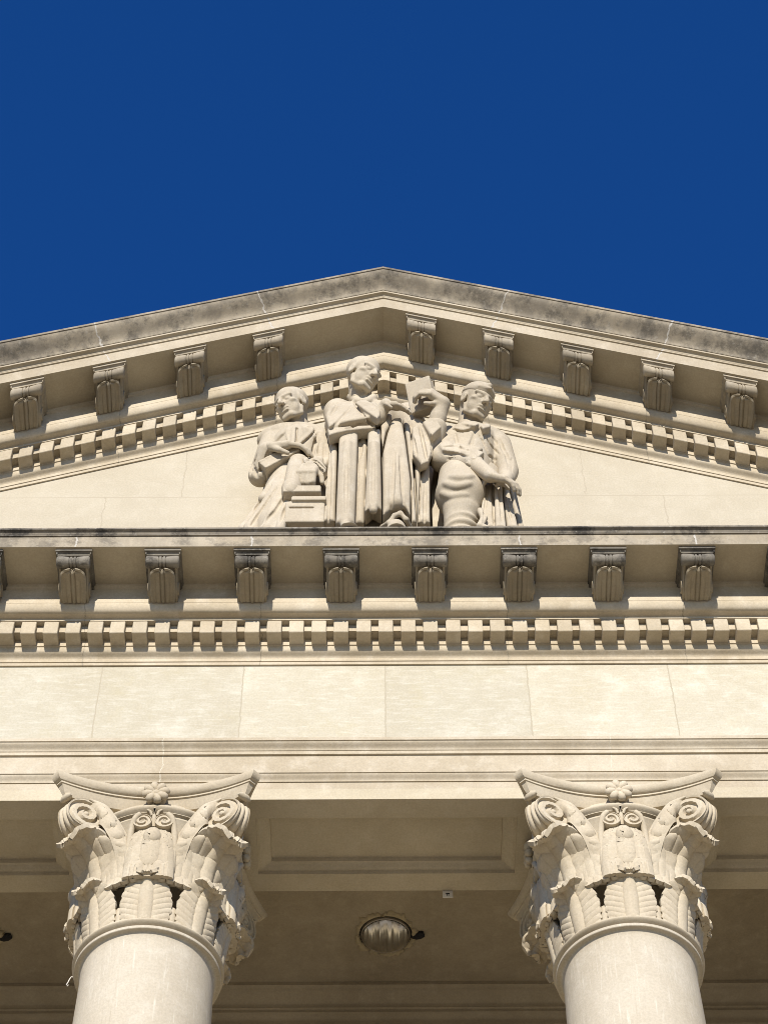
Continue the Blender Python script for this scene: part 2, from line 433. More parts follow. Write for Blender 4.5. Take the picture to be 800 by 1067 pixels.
        for ax in range(3):
            sa = [slice(0, -1) if i == ax else slice(1, -1) for i in range(3)]
            sb = [slice(1, None) if i == ax else slice(1, -1) for i in range(3)]
            A, B = ins[tuple(sa)], ins[tuple(sb)]
            E = np.argwhere(A != B); sg = A[A != B]
            for i in range(3):
                if i != ax: E[:, i] += 1
            u, v = (ax+1) % 3, (ax+2) % 3
            def cell(du, dv):
                c = E.copy(); c[:, u] -= du; c[:, v] -= dv; return idx[c[:, 0], c[:, 1], c[:, 2]]
            Q = np.stack([cell(1, 1), cell(0, 1), cell(0, 0), cell(1, 0)], 1)
            Q[~sg] = Q[~sg][:, ::-1]; faces.append(Q)
        F = np.concatenate(faces); F = F[(F >= 0).all(1)]
        me = bpy.data.meshes.new(name)
        me.vertices.add(len(pts)); me.vertices.foreach_set('co', pts.ravel().astype(np.float32))
        me.loops.add(F.size); me.loops.foreach_set('vertex_index', F.ravel().astype(np.int32))
        me.polygons.add(len(F)); me.polygons.foreach_set('loop_start', np.arange(0, F.size, 4, dtype=np.int32))
        me.polygons.foreach_set('loop_total', np.full(len(F), 4, np.int32)); me.update(calc_edges=True); me.validate()
        me.shade_smooth(); me.materials.append(mat)
        o = bpy.data.objects.new(name, me); COL.objects.link(o)
        if parent is not None: o.parent = parent; o.location = -Vector(parent.location)
        return o

# ------------------------------------------------------------------ ground, steps, floor
L = 10.3; GZ = -14.4; FZ = -13.0
m = MB(); m.add([(-700, -700, GZ), (700, -700, GZ), (700, 700, GZ), (-700, 700, GZ)], [(0, 1, 2, 3)])
tag(m.build('ground', M['ground']), kind='structure')
m = MB()
for i in range(8): m.box(-11.2, 11.2, -.9-(8-i)*.34, 3.4, GZ+.002+i*.175 if i == 0 else GZ+i*.175, GZ+(i+1)*.175-.002)
tag(m.build('steps', M['ground']), kind='structure')
CEILZ = .72
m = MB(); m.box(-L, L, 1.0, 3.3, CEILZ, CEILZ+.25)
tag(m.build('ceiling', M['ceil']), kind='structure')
# back wall of the portico
bw = thing('portico_wall', 'shaded tan stone wall with a crown moulding behind the columns', 'wall', (0, 3.1, FZ))
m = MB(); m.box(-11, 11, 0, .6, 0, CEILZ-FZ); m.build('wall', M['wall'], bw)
z1 = CEILZ-FZ-.002
cp = [(0, z1), (-.27, z1), (-.27, z1-.035), (-.245, z1-.04)] + curve((-.235, z1-.05), (-.12, z1-.13), 'cyma') + [(-.12, z1-.165), (-.10, z1-.17), (-.10, z1-.2)] + curve((-.085, z1-.205), (-.04, z1-.25), 'ovolo', 5) + [(-.04, z1-.29), (0, z1-.30)]
m = MB(); m.extrude([(y-.002, z) for y, z in cp], [-10.9, 10.9]); autosmooth(fixn(m.build('crown_moulding', M['wall'], bw)))

# ------------------------------------------------------------------ entablature
SP = .764; PT = SP/4; SL = .40; KV = 1.077; ZB = 1.676; ZA = 5.795
ent = thing('entablature', 'horizontal limestone entablature with dentils, brackets and a smooth frieze spanning both columns', 'entablature', (0, 0, 0))
def rcurve(a, b, kind='cyma', n=7): return curve(a, b, kind, n)
arch = [(0, 0), (0, .198), (-.010, .198)] + rcurve((-.010, .204), (-.040, .262)) + [(-.048, .264), (-.048, .464), (-.066, .466), (-.066, .500), (-.072, .503)] + rcurve((-.074, .508), (-.116, .566)) + [(-.125, .568), (-.125, .602), (.02, .610), (1.0, .610), (1.0, 0)]
# the beam body stops at the soffit panels, which are cut into it
beam = [(y, z) for y, z in arch]
PZ = .11
beam2 = [(0.0, PZ+.01)] + [q for q in arch[1:-1]] + [(1.0, PZ+.01)]
m = MB(); m.extrude(beam2, [-L, L]); autosmooth(fixn(m.build('architrave', M['arch'], ent)), 30)
# soffit with sunk panels
so_ = MB()
def soffit(x0, x1, px0, px1):
    y0, y1, q0, q1, b = 0.0, 1.0, .20, .81, .105
    def ring(a, z0, c, z1):
        v = [(a[0], a[2], z0), (a[1], a[2], z0), (a[1], a[3], z0), (a[0], a[3], z0), (c[0], c[2], z1), (c[1], c[2], z1), (c[1], c[3], z1), (c[0], c[3], z1)]
        so_.add(v, [(0, 4, 5, 1), (1, 5, 6, 2), (2, 6, 7, 3), (3, 7, 4, 0)])
    ring((x0, x1, y0, y1), 0, (px0, px1, q0, q1), 0)
    e = .012
    st = [(0, 0), (.001, .032), (.016, .033), (.032, .042), (.054, .064), (.066, .071), (.072, .072), (.075, PZ)]
    for (d0, h0), (d1, h1) in zip(st, st[1:]):
        ring((px0+d0*1.5, px1-d0*1.5, q0+d0, q1-d0), h0, (px0+d1*1.5, px1-d1*1.5, q0+d1, q1-d1), h1)
    d = .075; so_.add([(px0+d*1.5, q0+d, PZ), (px0+d*1.5, q1-d, PZ), (px1-d*1.5, q1-d, PZ), (px1-d*1.5, q0+d, PZ)], [(0, 1, 2, 3)])
    so_.add([(x0, y0, 0), (x1, y0, 0), (x1, y0, PZ+.01), (x0, y0, PZ+.01)], [(0, 1, 2, 3)])
    so_.add([(x0, y1, 0), (x0, y1, PZ+.01), (x1, y1, PZ+.01), (x1, y1, 0)], [(0, 1, 2, 3)])
xs = [-L, -9, -5.4, -1.8, 1.8, 5.4, 9, L]
for a, b in zip(xs, xs[1:]):
    if b-a > 3: soffit(a, b, (a+b)/2-1.045, (a+b)/2+1.03)
    else: soffit(a, b, (a+b)/2-.2, (a+b)/2+.2)
o = so_.build('soffit', M['soffit'], ent)
m = MB(); m.extrude([(0, .606), (0, 1.69), (.6, 1.69), (.6, .612), (.3, .612)], [-L, L]); fixn(m.build('frieze', M['frieze'], ent))
# the cornice profile, shared by the level and the raking cornice
bedp = [(.02, 1.676), (-.016, 1.676), (-.016, 1.711), (-.024, 1.713), (-.024, 1.75)] + rcurve((-.026, 1.753), (-.074, 1.802)) + [(-.076, 1.806), (-.076, 1.852), (-.087, 1.855),
        (-.087, 2.022), (-.227, 2.022), (-.227, 2.052), (-.240, 2.055), (-.278, 2.057)] + [(-.278-.047*math.sin(q*math.pi/20), 2.059+.086*(1-math.cos(q*math.pi/20))) for q in range(11)][::1] + [(-.327, 2.146), (-.327, 2.20), (-.317, 2.203), (-.317, 2.352), (-.340, 2.362), (-.345, 2.394), (.02, 2.394)]
bandp = [(-.080, 1.935), (-.172, 1.935), (-.172, 2.0), (-.172, 2.015), (-.080, 2.015)]
corp = [(.02, 2.3925), (-.345, 2.3925), (-.743, 2.3925), (-.743, 2.540), (.02, 2.540)]
topp = [(.02, 2.541), (-.757, 2.541), (-.757, 2.552)] + rcurve((-.760, 2.554), (-.790, 2.582), 'cavetto', 4) + [(-.793, 2.584), (-.793, 2.604), (-.60, 2.606), (.02, 2.606)]
rcorp = [(.02, 2.3925), (-.345, 2.3925), (-.743, 2.3925), (-.743, 2.545), (-.757, 2.547), (-.757, 2.560)] + rcurve((-.760, 2.563), (-.790, 2.588), 'cavetto', 4) + [(-.800, 2.59), (-.800, 2.612), (.02, 2.612)]
simap = [(.02, 2.613), (-.806, 2.613)] + [(-.806, 2.618)] + rcurve((-.808, 2.620), (-.945, 2.790), 'cyma', 9) + [(-.955, 2.792), (-.955, 2.822), (-.93, 2.828), (.02, 2.828)]
def rake(x, y, z): return (x, y, ZA + KV*(z-ZB) - SL*abs(x))
for nm, pr_, mt, xs, fn, par in [('bed_moulding', bedp, 'bed', [-L, L], None, ent), ('dentil_band', bandp, 'bed', [-L, L], None, ent), ('corona', corp, 'corona', [-L-.45, L+.45], None, ent), ('corona_edge', topp, 'corona_top', [-L-.5, L+.5], None, ent)]:
    m = MB(); m.extrude(pr_, xs, fn); o = autosmooth(fixn(m.build(nm, M[mt], par)), 30)
    if nm == 'corona':
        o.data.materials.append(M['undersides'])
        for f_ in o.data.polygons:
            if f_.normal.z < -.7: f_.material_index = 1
ped = thing('pediment', 'triangular limestone pediment with a sloping bracketed cornice under blue sky', 'pediment', (0, 0, 2.606))
PZ0 = 2.606
def build_ped(m, nm, mt, sm=True):
    o = m.build(nm, M[mt], ped); o.location = (0, 0, -PZ0); fixn(o)
    return autosmooth(o, 30) if sm else o
XR = 10.35
for nm, pr_, mt in [('bed_moulding', bedp, 'bed'), ('dentil_band', bandp, 'bed'), ('raking_corona', rcorp, 'rake'), ('sima', simap, 'sima')]:
    m = MB(); m.extrude(pr_, [-XR, 0, XR], rake); o = build_ped(m, nm, mt)
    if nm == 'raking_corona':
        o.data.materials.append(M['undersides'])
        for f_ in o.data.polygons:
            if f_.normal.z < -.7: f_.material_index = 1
m = MB()
tv = [(-8.2, y, 2.6) for y in (0, .6)]
zt = lambda x: ZA+.05-SL*abs(x)
pts = [(-8.2, 2.607), (8.2, 2.607), (8.2, zt(8.2)), (0, zt(0)), (-8.2, zt(8.2))]
v = [(x, 0, z) for x, z in pts]+[(x, .6, z) for x, z in pts]
m.add(v, [(0, 1, 2, 3, 4), (5, 9, 8, 7, 6)]+[(i, 5+i, 5+(i+1) % 5, (i+1) % 5) for i in range(5)]); build_ped(m, 'tympanum', 'tymp', False)
m = MB()
rz = lambda x: ZA+KV*(2.826-ZB)-SL*abs(x)
for s in (-1, 1):
    m.add([(0, -.5, rz(0)+.003), (0, 14, rz(0)+.003), (s*XR, 14, rz(XR)+.003), (s*XR, -.5, rz(XR)+.003), (0, -.5, rz(0)-.1), (0, 14, rz(0)-.1), (s*XR, 14, rz(XR)-.1), (s*XR, -.5, rz(XR)-.1)],
          [(0, 1, 2, 3), (4, 7, 6, 5), (0, 3, 7, 4), (1, 5, 6, 2), (3, 2, 6, 7), (0, 4, 5, 1)])
build_ped(m, 'roof', 'roof', False)

# dentils ------------------------------------------------------------
def dentil_mesh(kind):
    m = MB(); hw = .0625
    y0, y1, z0, z1 = -.224, -.080, 1.861, 2.021
    if kind == 'level': m.box(-hw, hw, y0, y1, z0, z1)
    else:
        xs_ = (-hw, 0, hw) if kind == 'apex' else (-hw, hw)
        sl = {'up': SL, 'down': -SL, 'apex': 0}[kind]
        def fn(x, y, z): return (x, y, KV*(z-ZB) + (sl*x if kind != 'apex' else -SL*abs(x)))
        m.extrude([(y0, z0), (y0, z1), (y1, z1), (y1, z0)], xs_, fn)
    o = m.build('dentil', M['bed']); fixn(o)
    if kind != 'apex': bevel(o, .005)
    return o
rng = random.Random(3)
src = dentil_mesh('level'); me = src.data
first = True
for k in range(-49, 50):
    o = src if first else src.copy()
    if not first: COL.objects.link(o)
    first = False
    o.parent = ent; o.location = (k*PT+rng.uniform(-.003, .003), rng.uniform(-.001, .004), 0); o.rotation_euler = (0, 0, rng.uniform(-.012, .012))
protos = {k: dentil_mesh(k) for k in ('up', 'down', 'apex')}; used = set()
for k in range(-40, 41):
    kind = 'apex' if k == 0 else ('up' if k < 0 else 'down')
    if kind in used: o = protos[kind].copy(); COL.objects.link(o)
    else: o = protos[kind]; used.add(kind)
    o.parent = ped; x = k*PT
    o.location = (x+rng.uniform(-.003, .003), rng.uniform(-.001, .004), ZA-SL*abs(x)-PZ0)

# modillions ----------------------------------------------------------
def modillion(parent, shear, px_, pz_):
    """scrolled bracket: body + cap, bolster roll and a hanging acanthus leaf; sheared along the slope on the pediment"""
    kv = KV if shear is not None else 1.0
    def fn(q): return [(a, b, (kv*(c-ZB) + (shear*a if shear is not None else 0)) if shear is not None else c) for a, b, c in q]
    def S(m):
        m.v = fn(m.v); return m
    zb = 0
    b = MB()
    yb, yf = -.319, -.655
    prof = [(yb, 2.34), (yf, 2.34), (yf, 2.27)]
    for i in range(15):
        t = i/14; y = yf+.01+(yb-yf-.01)*t
        prof.append((y, 2.262-.050*t-.047*(.5-.5*math.cos(math.pi*min(1, t*1.25)))+.012*math.sin(t*math.pi*2)))
    b.extrude(prof, [-.123, .123])
    # eye of the side scroll
    b.lathe([(0, -.133), (.022, -.133), (.022, -.128), (.040, -.128), (.046, -.135), (.058, -.135), (.062, -.124), (.062, .124), (.058, .135), (.046, .135), (.040, .128), (.022, .128), (.022, .133), (0, .133)], 24, 'X', (0, -.405, 2.232))
    # raised borders on both sides of the leaf
    for s in (-1, 1):
        pts = [(s*.112, y-.0, zz-.008) for y, zz in prof[3:]]
        b.tube(pts, .012, 6)
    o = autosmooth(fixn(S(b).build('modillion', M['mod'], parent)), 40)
    c = MB()
    c.box(-.157, .157, -.722, yb, 2.366, 2.3915)
    cav = [(-.165+0, 0)]
    c.extrude([(yb, 2.338), (-.690, 2.338)] + curve((-.690, 2.340), (-.712, 2.364), 'cavetto', 4) + [(yb, 2.364)], [-.138, .138])
    for s in (-1, 1):
        c.extrude([(yb, 2.345), (-.700, 2.345), (-.711, 2.3645), (yb, 2.3645)], [s*.139, s*.149] if s > 0 else [-.149, -.139])
    autosmooth(fixn(S(c).build('cap', M['modcap' if shear is None else 'modcap2'], o)), 30)
    r = MB()
    rh = [(.144, 0), (.144, .034), (.139, .050), (.128, .055), (.09, .054), (.05, .050), (.034, .048), (.031, .040), (.028, .040), (.025, .050), (.008, .050), (.005, .042)]
    rp = [(q, -p_) for p_, q in rh] + [(q, p_) for p_, q in rh[::-1]]
    r.lathe(rp, 20, 'X', (0, -.652, 2.288)); autosmooth(fixn(S(r).build('bolster', M['modcap' if shear is None else 'modcap2'], o)), 50)
    lf = MB(); G = []
    n1, n2 = 40, 33
    for i in range(n1):
        t = i/(n1-1)          # 0 at the wall, 1 at the tip
        y = -.335 - .325*t + (.03*max(0, t-.85)/.15 if t > .85 else 0)
        z = 2.142 + .028*math.sin(t*math.pi)*0 + .050*(.5-.5*math.cos(math.pi*min(1, t*1.15))) + (.022*((t-.8)/.2)**1.5 if t > .8 else 0)
        wd = .101*(1-.10*(1-min(1, t*3)))*(1 if t < .62 else max(.22, (1-((t-.62)/.385)**3.2)**.5))
        row = []
        for j in range(n2):
            u = -1+2*j/(n2-1)
            rib = .010*math.exp(-(u/.10)**2) - .012*math.exp(-((abs(u)-.17)/.05)**2) - .006*math.exp(-((abs(u)-.62)/.05)**2)*min(1, 2*(1-t)) - .018*max(0, abs(u)-.8)/.2*-1
            row.append((u*wd, y, z - rib + .03*(1-abs(u)**3)*-.35))
        G.append(row)
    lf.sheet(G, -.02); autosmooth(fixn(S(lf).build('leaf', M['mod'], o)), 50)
    o.location = (px_, 0, pz_)
    return o
mo = modillion(ent, None, -12*SP-SP/2, 0)
for k in range(-12, 13):
    c = copy_tree(mo, ent); c.location = ((k-.5+1)*SP if False else (k+.5)*SP, 0, 0)
mo.location = (-12.5*SP, 0, 0)
for sgn in (-1, 1):
    pr_ = None
    for k in range(0, 10):
        if sgn < 0 and k == 0: continue        # this bracket is missing on the photograph
        x = sgn*(k+.5)*SP; z = ZA-SL*abs(x)-PZ0
        if pr_ is None: pr_ = modillion(ped, -sgn*SL, x, z)
        else: c = copy_tree(pr_, ped); c.location = (x, 0, z)
# ------------------------------------------------------------------ the three carved figures
def frame(yaw, pitch):
    y, p = R(yaw), R(pitch)
    f = np.array([math.sin(y)*math.cos(p), -math.cos(y)*math.cos(p), math.sin(p)])
    r_ = np.cross(f, (0, 0, 1.0)); r_ /= np.linalg.norm(r_); u_ = np.cross(r_, f)
    return np.array([r_, f, u_])

def head(S, c, s, yaw, pitch, bald=False):
    Q = frame(yaw, pitch); c = np.array(c)
    def W(x, y, z): return c + s*(x*Q[0]+y*Q[1]+z*Q[2])
    E = lambda x, y, z, a, b, d, k, cut=False: S.ell(W(x, y, z), (a*s, b*s, d*s), k*s, Q, cut)
    E(0, -.09, .16, .325, .41, .34, .05)
    E(0, .08, -.08, .255, .30, .36, .06)
    E(0, .13, -.30, .215, .22, .17, .05)
    S.rc(W(-.085, .275, -.43), W(.085, .275, -.43), .075*s, .075*s, .04*s)       # chin
    for q in (-1, 1):
        S.rc(W(q*.235, .0, -.20), W(q*.215, .04, -.36), .06*s, .05*s, .05*s)    # angle of the jaw
        S.rc(W(q*.21, .04, -.37), W(q*.10, .26, -.45), .05*s, .055*s, .05*s)
        E(q*.195, .215, -.075, .085, .085, .06, .04)                              # cheek bones
        E(q*.16, .16, -.22, .10, .10, .16, .05)
    for q in (-1, 1): S.rc(W(q*.045, .335, .075), W(q*.22, .265, .085), .052*s, .045*s, .03*s)   # brow
    for q in (-1, 1):
        E(q*.13, .405, -.015, .090, .115, .062, .025, True)                       # eye sockets
        E(q*.13, .285, -.02, .070, .062, .045, .008)
        S.rc(W(q*.06, .335, .022), W(q*.21, .285, .012), .020*s, .018*s, .008*s)  # lids
        S.rc(W(q*.07, .325, -.062), W(q*.19, .29, -.058), .014*s, .012*s, .008*s)
    S.rc(W(0, .35, .07), W(0, .465, -.125), .036*s, .055*s, .02*s)                # nose
    for q in (-1, 1): E(q*.058, .40, -.145, .042, .058, .036, .012)
    S.rc(W(-.095, .345, -.235), W(.095, .345, -.235), .028*s, .028*s, .015*s)    # lips
    S.rc(W(-.03, .365, -.228), W(.03, .365, -.228), .028*s, .028*s, .02*s)
    S.rc(W(-.08, .345, -.305), W(.08, .345, -.305), .030*s, .030*s, .015*s)
    S.rc(W(-.125, .385, -.268), W(.125, .385, -.268), .016*s, .016*s, .008*s, True)
    S.rc(W(-.08, .385, -.362), W(.08, .385, -.362), .028*s, .028*s, .025*s, True)
    for q in (-1, 1):
        S.rc(W(q*.085, .40, -.15), W(q*.155, .335, -.27), .016*s, .014*s, .02*s, True)  # folds beside the mouth
        E(q*.325, -.05, -.03, .045, .10, .14, .012)                               # ears
        E(q*.375, -.02, -.02, .032, .05, .085, .01, True)
    if not bald:
        E(0, -.15, .19, .352, .385, .335, .008)
        for q in (-1, 1): E(q*.29, .02, .08, .05, .06, .14, .008)
        for i in range(11):                                                       # combed strands
            x = -.27+.054*i
            S.rc(W(x, .14-.6*x*x, .47-1.0*x*x), W(x*1.1, -.42, .30-.8*x*x), .011*s, .011*s, .010*s, True)
    return W

def hand(S, wr, d, n, Ls, curl=30, thumb=1, k=.012, spread=.05):
    wr = np.array(wr, float); d = np.array(d, float); d /= np.linalg.norm(d); n = np.array(n, float); n -= d*(n@d); n /= np.linalg.norm(n); sd = np.cross(n, d)
    S.box(wr+d*.25*Ls, (.27*Ls, .225*Ls, .10*Ls), .08*Ls, .03, np.array([d, sd, n]))
    ln = (.92, 1.04, 1.0, .80)
    for i in range(4):
        o = (-.165+.11*i)*thumb*-1
        p = wr+d*.47*Ls+sd*o*Ls+n*.01*Ls; a = R(curl)*.55; rr = .066*Ls
        S.ell(p+n*.035*Ls, (.055*Ls,)*3, k)
        for j, sl in enumerate((.25, .17, .13)):
            dd = d*math.cos(a)-n*math.sin(a)+sd*o*spread
            q = p+dd*sl*Ls*ln[i]; S.rc(p, q, rr, rr*.90, k*.5); p = q; rr *= .90; a += R(curl)*.8
    p = wr+d*.10*Ls+sd*thumb*.16*Ls-n*.03*Ls
    q = p+(d*.7+sd*thumb*.6-n*.35)*.24*Ls; S.rc(p, q, .075*Ls, .065*Ls, .02)
    S.rc(q, q+(d*.85+sd*thumb*.12-n*.45)*.20*Ls, .062*Ls, .05*Ls, .008)

HS = .0105
FT = 2.606
def fold_set(S, cols, k=.02):
    for (a, b, ra, rb) in cols:
        b = np.array(b); S.rc(a, b, ra, rb, k); S.rc(b, (b[0], b[1], FT+.02), rb, rb, k)

# --- middle figure, in a long gown
st = thing('statue', 'tallest stone statue, robed in a long pleated gown and holding up a book', 'statue', (-.12, -.4, FT), 'carved stone figures in the pediment')
bx = ((-.95, -1.05, FT+.001), (.75, -.02, 6.1))
B = Sculpt(*bx, HS)
head(B, P(379, 391.5, -.56), .445, 48, -28)
B.path([P(373, 396, -.42), P(375, 416, -.40), P(378, 428, -.36), P(382, 448, -.32)], [.10, .105, .115, .19], .025)
B.rc((-.12, -.34, 5.0), (-.12, -.34, 2.7), .19, .19, .05)
for q in (-1, 1): B.rc(P(374+q*7, 404, -.47), P(379+q*2, 425, -.48), .025, .022, .03)
aC = P(393, 436, -.70)
B.path([P(350, 430, -.38), P(352, 450, -.58), aC, P(402, 421, -.78)], [.12, .10, .075, .055], .03)
hand(B, P(400, 421.5, -.78), P(421, 424.5, -.80)-P(400, 421.5, -.78), (0.1, -.55, .85), .29, 16, -1)
aF = P(456, 436, -.66)
B.path([P(424, 432, -.36), P(446, 474, -.52), aF, P(458, 424, -.70)], [.12, .10, .075, .06], .03)
B.rc(P(458, 430, -.68), P(461, 421, -.72), .07, .075, .03); hand(B, P(464, 420, -.72), (-.80, -.42, .30), (.30, -.90, .25), .37, 54, 1)
B.mesh('body', M['statue'], st)
G = Sculpt(*bx, HS)
G.ell(P(385, 436, -.33), (.40, .19, .17), .06)
G.rc(P(386, 447, -.34), P(388, 480, -.32), .22, .26, .06)
G.box((-.115, -.27, 3.6), (.44, .22, 1.0), .08, .05)
# gown pleats: flat-fronted panels at different depths
for pts, Y0, t in (([(353.5, 457), (373, 452), (369.5, 556), (350, 556)], -.66, .10), ([(383.5, 454), (396, 451), (397.5, 541), (388.5, 536), (380, 543.5)], -.66, .10),
                   ([(409, 440), (418, 439), (422, 462), (427.5, 508), (427, 546), (423, 540), (417.5, 533), (411, 535), (405, 543), (399, 547), (398.8, 478), (403.5, 456)], -.64, .10),
                   ([(396, 440), (402, 436.5), (408.3, 438), (408, 446), (402, 457), (398.5, 474), (396.6, 456)], -.60, .09), ([(419.3, 441), (423, 439.5), (426.8, 446), (429, 478), (433.5, 556), (428.6, 556), (428.4, 508), (423, 462)], -.57, .10),
                   ([(430, 446), (436, 450), (438, 494), (434.8, 556), (433.8, 520), (430.8, 478)], -.50, .10), ([(438.7, 496), (447.6, 487), (447.8, 556), (435.8, 556)], -.46, .12),
                   ([(344.7, 458), (352, 457), (349.2, 556), (336.5, 556)], -.54, .12), ([(373.8, 454), (383, 454), (379, 556), (370.5, 556)], -.55, .10)):
    G.panel(pts, Y0, t, .035, .045)
G.rc(P(362, 462, -.74), P(360, 548, -.78), .035, .045, .05); G.rc(P(389.5, 462, -.74), P(389, 532, -.78), .025, .035, .05); G.rc(P(413, 470, -.70), P(413, 525, -.76), .04, .07, .05)
G.path([P(398, 549, -.66), P(405, 545, -.74), P(411, 537.5, -.76), P(417, 535, -.76), P(423, 541.5, -.74), P(427, 549, -.66)], [.022]*6, .02)
G.ell(P(413, 555, -.72), (.09, .10, .15), .02); G.ell(P(365, 556, -.76), (.10, .10, .10), .02)
# wide right sleeve lying across the chest, with its cape edge
sA, sB = P(352, 430, -.40), P(352, 444, -.54)
G.rc(sA, sB, .140, .115, .04); G.rc(sB, P(386, 440, -.60), .115, .09, .04)
G.panel([(339, 437), (341, 426), (346, 418.5), (354, 415), (363, 414.5), (371, 420), (381, 436), (391.5, 449), (380, 450.5), (362.5, 453), (351, 456.5), (342.8, 460)], -.64, .075, .03, .30, -.10, .02)
G.panel([(341, 452), (351, 450.5), (366, 448), (391, 447), (392, 451), (378, 452), (362.5, 454.5), (351, 458), (343, 461)], -.70, .065, .018, .2, 0, .008)
G.panel([(370, 420), (375, 415), (381, 413), (388, 420), (396, 432), (396, 443), (392.8, 449.5), (382, 437)], -.72, .05, .015, .32, .1, .006)
G.panel([(384, 424), (391, 420), (397.5, 430), (397, 440), (391, 436)], -.66, .07, .02, .3, .2, .01)
G.path([P(366, 414, -.36), P(373, 418.5, -.50), P(381, 419.5, -.54), P(389, 415, -.46)], [.045, .04, .04, .045], .02)     # collar
# hanging left sleeve
G.rc(P(425, 434, -.36), P(445, 468, -.52), .13, .115, .05); G.rc(P(445, 472, -.54), P(455, 446, -.64), .115, .095, .04)
G.panel([(429, 450), (437, 441), (446, 447), (451, 468), (445.5, 486), (437.5, 491), (430, 481)], -.62, .07, .03, .1, .15, .015)
G.panel([(440, 441), (452, 432.5), (459.5, 452), (449, 463)], -.68, .055, .018, .2, -.2, .008)
G.panel([(441, 463), (451, 461), (450.5, 472), (445, 486), (438, 490)], -.67, .04, .015, .1, .1, .008)
for pts in ([(361, 470), (360, 535)], [(389, 470), (388.5, 525)], [(411, 470), (408, 530)], [(417, 475), (420, 525)], [(376, 458), (376.5, 468), (373.5, 480)], [(443, 502), (442, 545)], [(344, 470), (342, 545)]): G.line(pts, .008, .008, .02)
for pts in ([(370, 421), (381, 436.5), (392, 449.5)],): G.line(pts, .010, .04, .006, taper=.05)
for pts in ([(366, 424), (355, 436), (345, 448)], [(352, 420), (344, 434)], [(378, 442), (360, 447)]): G.line(pts, .008, .008, .02)
for pts in ([(437, 444), (441, 462), (446, 486)], [(449, 452), (450.6, 470), (446, 484)], [(430, 455), (434, 475)]): G.line(pts, .010, .03, .01)
G.mesh('gown', M['statue'], st)
K = Sculpt(P(441, 414, -.72)-.42, P(441, 414, -.72)+.42, HS)
bkQ = frame(-22, -22)
K.box(P(439.5, 414.5, -.66), (.120, .050, .18), .012, .01, bkQ)
K.box(P(439.5, 414.5, -.66)-bkQ[1]*.05, (.127, .012, .187), .006, .004, bkQ); K.box(P(439.5, 414.5, -.66)+bkQ[1]*.05, (.127, .012, .187), .006, .004, bkQ)
K.mesh('book', M['statue'], st)

# --- left figure, in a suit, a book under his hand
st = thing('statue', 'stone statue of a man in suit jacket, hand on chest over a book', 'statue', (-.85, -.4, FT), 'carved stone figures in the pediment')
bx = ((-1.62, -1.05, FT+.001), (-.42, -.02, 5.75))
B = Sculpt(*bx, HS)
head(B, P(303, 423, -.52), .43, -40, -26)
B.path([P(309, 428, -.40), P(310, 444, -.37), P(310, 462, -.32)], [.10, .105, .19], .025)
B.rc(P(310, 470, -.32), (-.82, -.32, 2.7), .18, .16, .05)
wl = P(280, 467, -.66)
B.path([P(284, 462, -.38), P(271, 495, -.47), wl], [.1, .08, .065], .03)
hand(B, wl, (1.0, -.14, .0), (-.05, -.75, .66), .43, 30, -1)
wr = P(322, 488, -.66)
B.path([P(332, 464, -.36), P(338, 488, -.40), wr], [.1, .09, .07], .03)
hand(B, wr, (-.10, -.30, -.95), (-.05, -.95, .25), .42, 60, 1)
B.mesh('body', M['statue'], st)
J = Sculpt(*bx, HS)
J.ell(P(308, 459, -.33), (.37, .19, .16), .04); J.rc(P(308, 470, -.37), P(312, 512, -.36), .245, .24, .06)
J.rc(P(284, 463, -.38), P(271, 495, -.47), .125, .105, .03); J.rc(P(271, 496, -.48), P(278, 470, -.64), .105, .085, .02)
J.rc(P(331, 464, -.36), P(338, 488, -.42), .135, .125, .05); J.rc(P(338, 488, -.44), P(326, 487, -.56), .115, .10, .03)
J.panel([(315.5, 482), (328, 479.5), (335, 484), (341, 493), (338.5, 498), (329, 487.5), (317, 488)], -.66, .06, .015, .1, .1, .006)      # cuff
J.rc(P(322, 447, -.48), P(327, 456, -.54), .035, .03, .012)
J.rc(P(304, 450, -.58), P(305, 468, -.64), .024, .03, .010)
J.rc(P(311, 482, -.62), P(318, 520, -.58), .03, .03, .03); J.rc(P(296, 490, -.56), P(276, 520, -.52), .05, .06, .04)
for pts, r_ in (([(320, 444.5), (327, 447), (322, 453), (314, 460), (307, 467.5)], .017), ([(301.5, 444), (298.5, 450), (301, 460), (304.5, 471)], .015), ([(306.5, 446), (305.8, 456), (305.5, 468)], .020), ([(313, 446), (316, 452), (309, 460)], .010)):
    J.line(pts, r_, 0, .010, True, taper=.06)
for pts in ([(328.5, 449), (323, 455.5), (315, 462.5), (308, 470.5), (306, 480)], [(309.5, 446.5), (308.5, 456), (307.5, 464)]): J.line(pts, .009, .03, .006, taper=.06)
for pts in ([(331.7, 451), (327, 466), (325, 478)], [(280, 470), (276, 484), (270, 492)]): J.line(pts, .012, .03, .015)
for pts in ([(318, 482.7), (328, 483), (340, 494)], [(317, 480), (329, 480), (341, 491)]): J.line(pts, .008, .02, .006)
for pts in ([(262, 480), (268, 497)], [(267, 474), (261, 494)], [(334, 458), (332, 476)], [(320, 470), (324, 480)], [(338, 462), (338, 482)], [(312, 482), (316, 500)], [(296, 452), (286, 462)]): J.line(pts, .008, .008, .022)
J.mesh('jacket', M['statue'], st)
T = Sculpt(*bx, HS)
for a, b, ra, rb in ((P(302, 506, -.40), P(290, 552, -.46), .22, .20), (P(327, 508, -.34), P(329, 552, -.36), .19, .18)): fold_set(T, [(a, b, ra, rb)], .05)
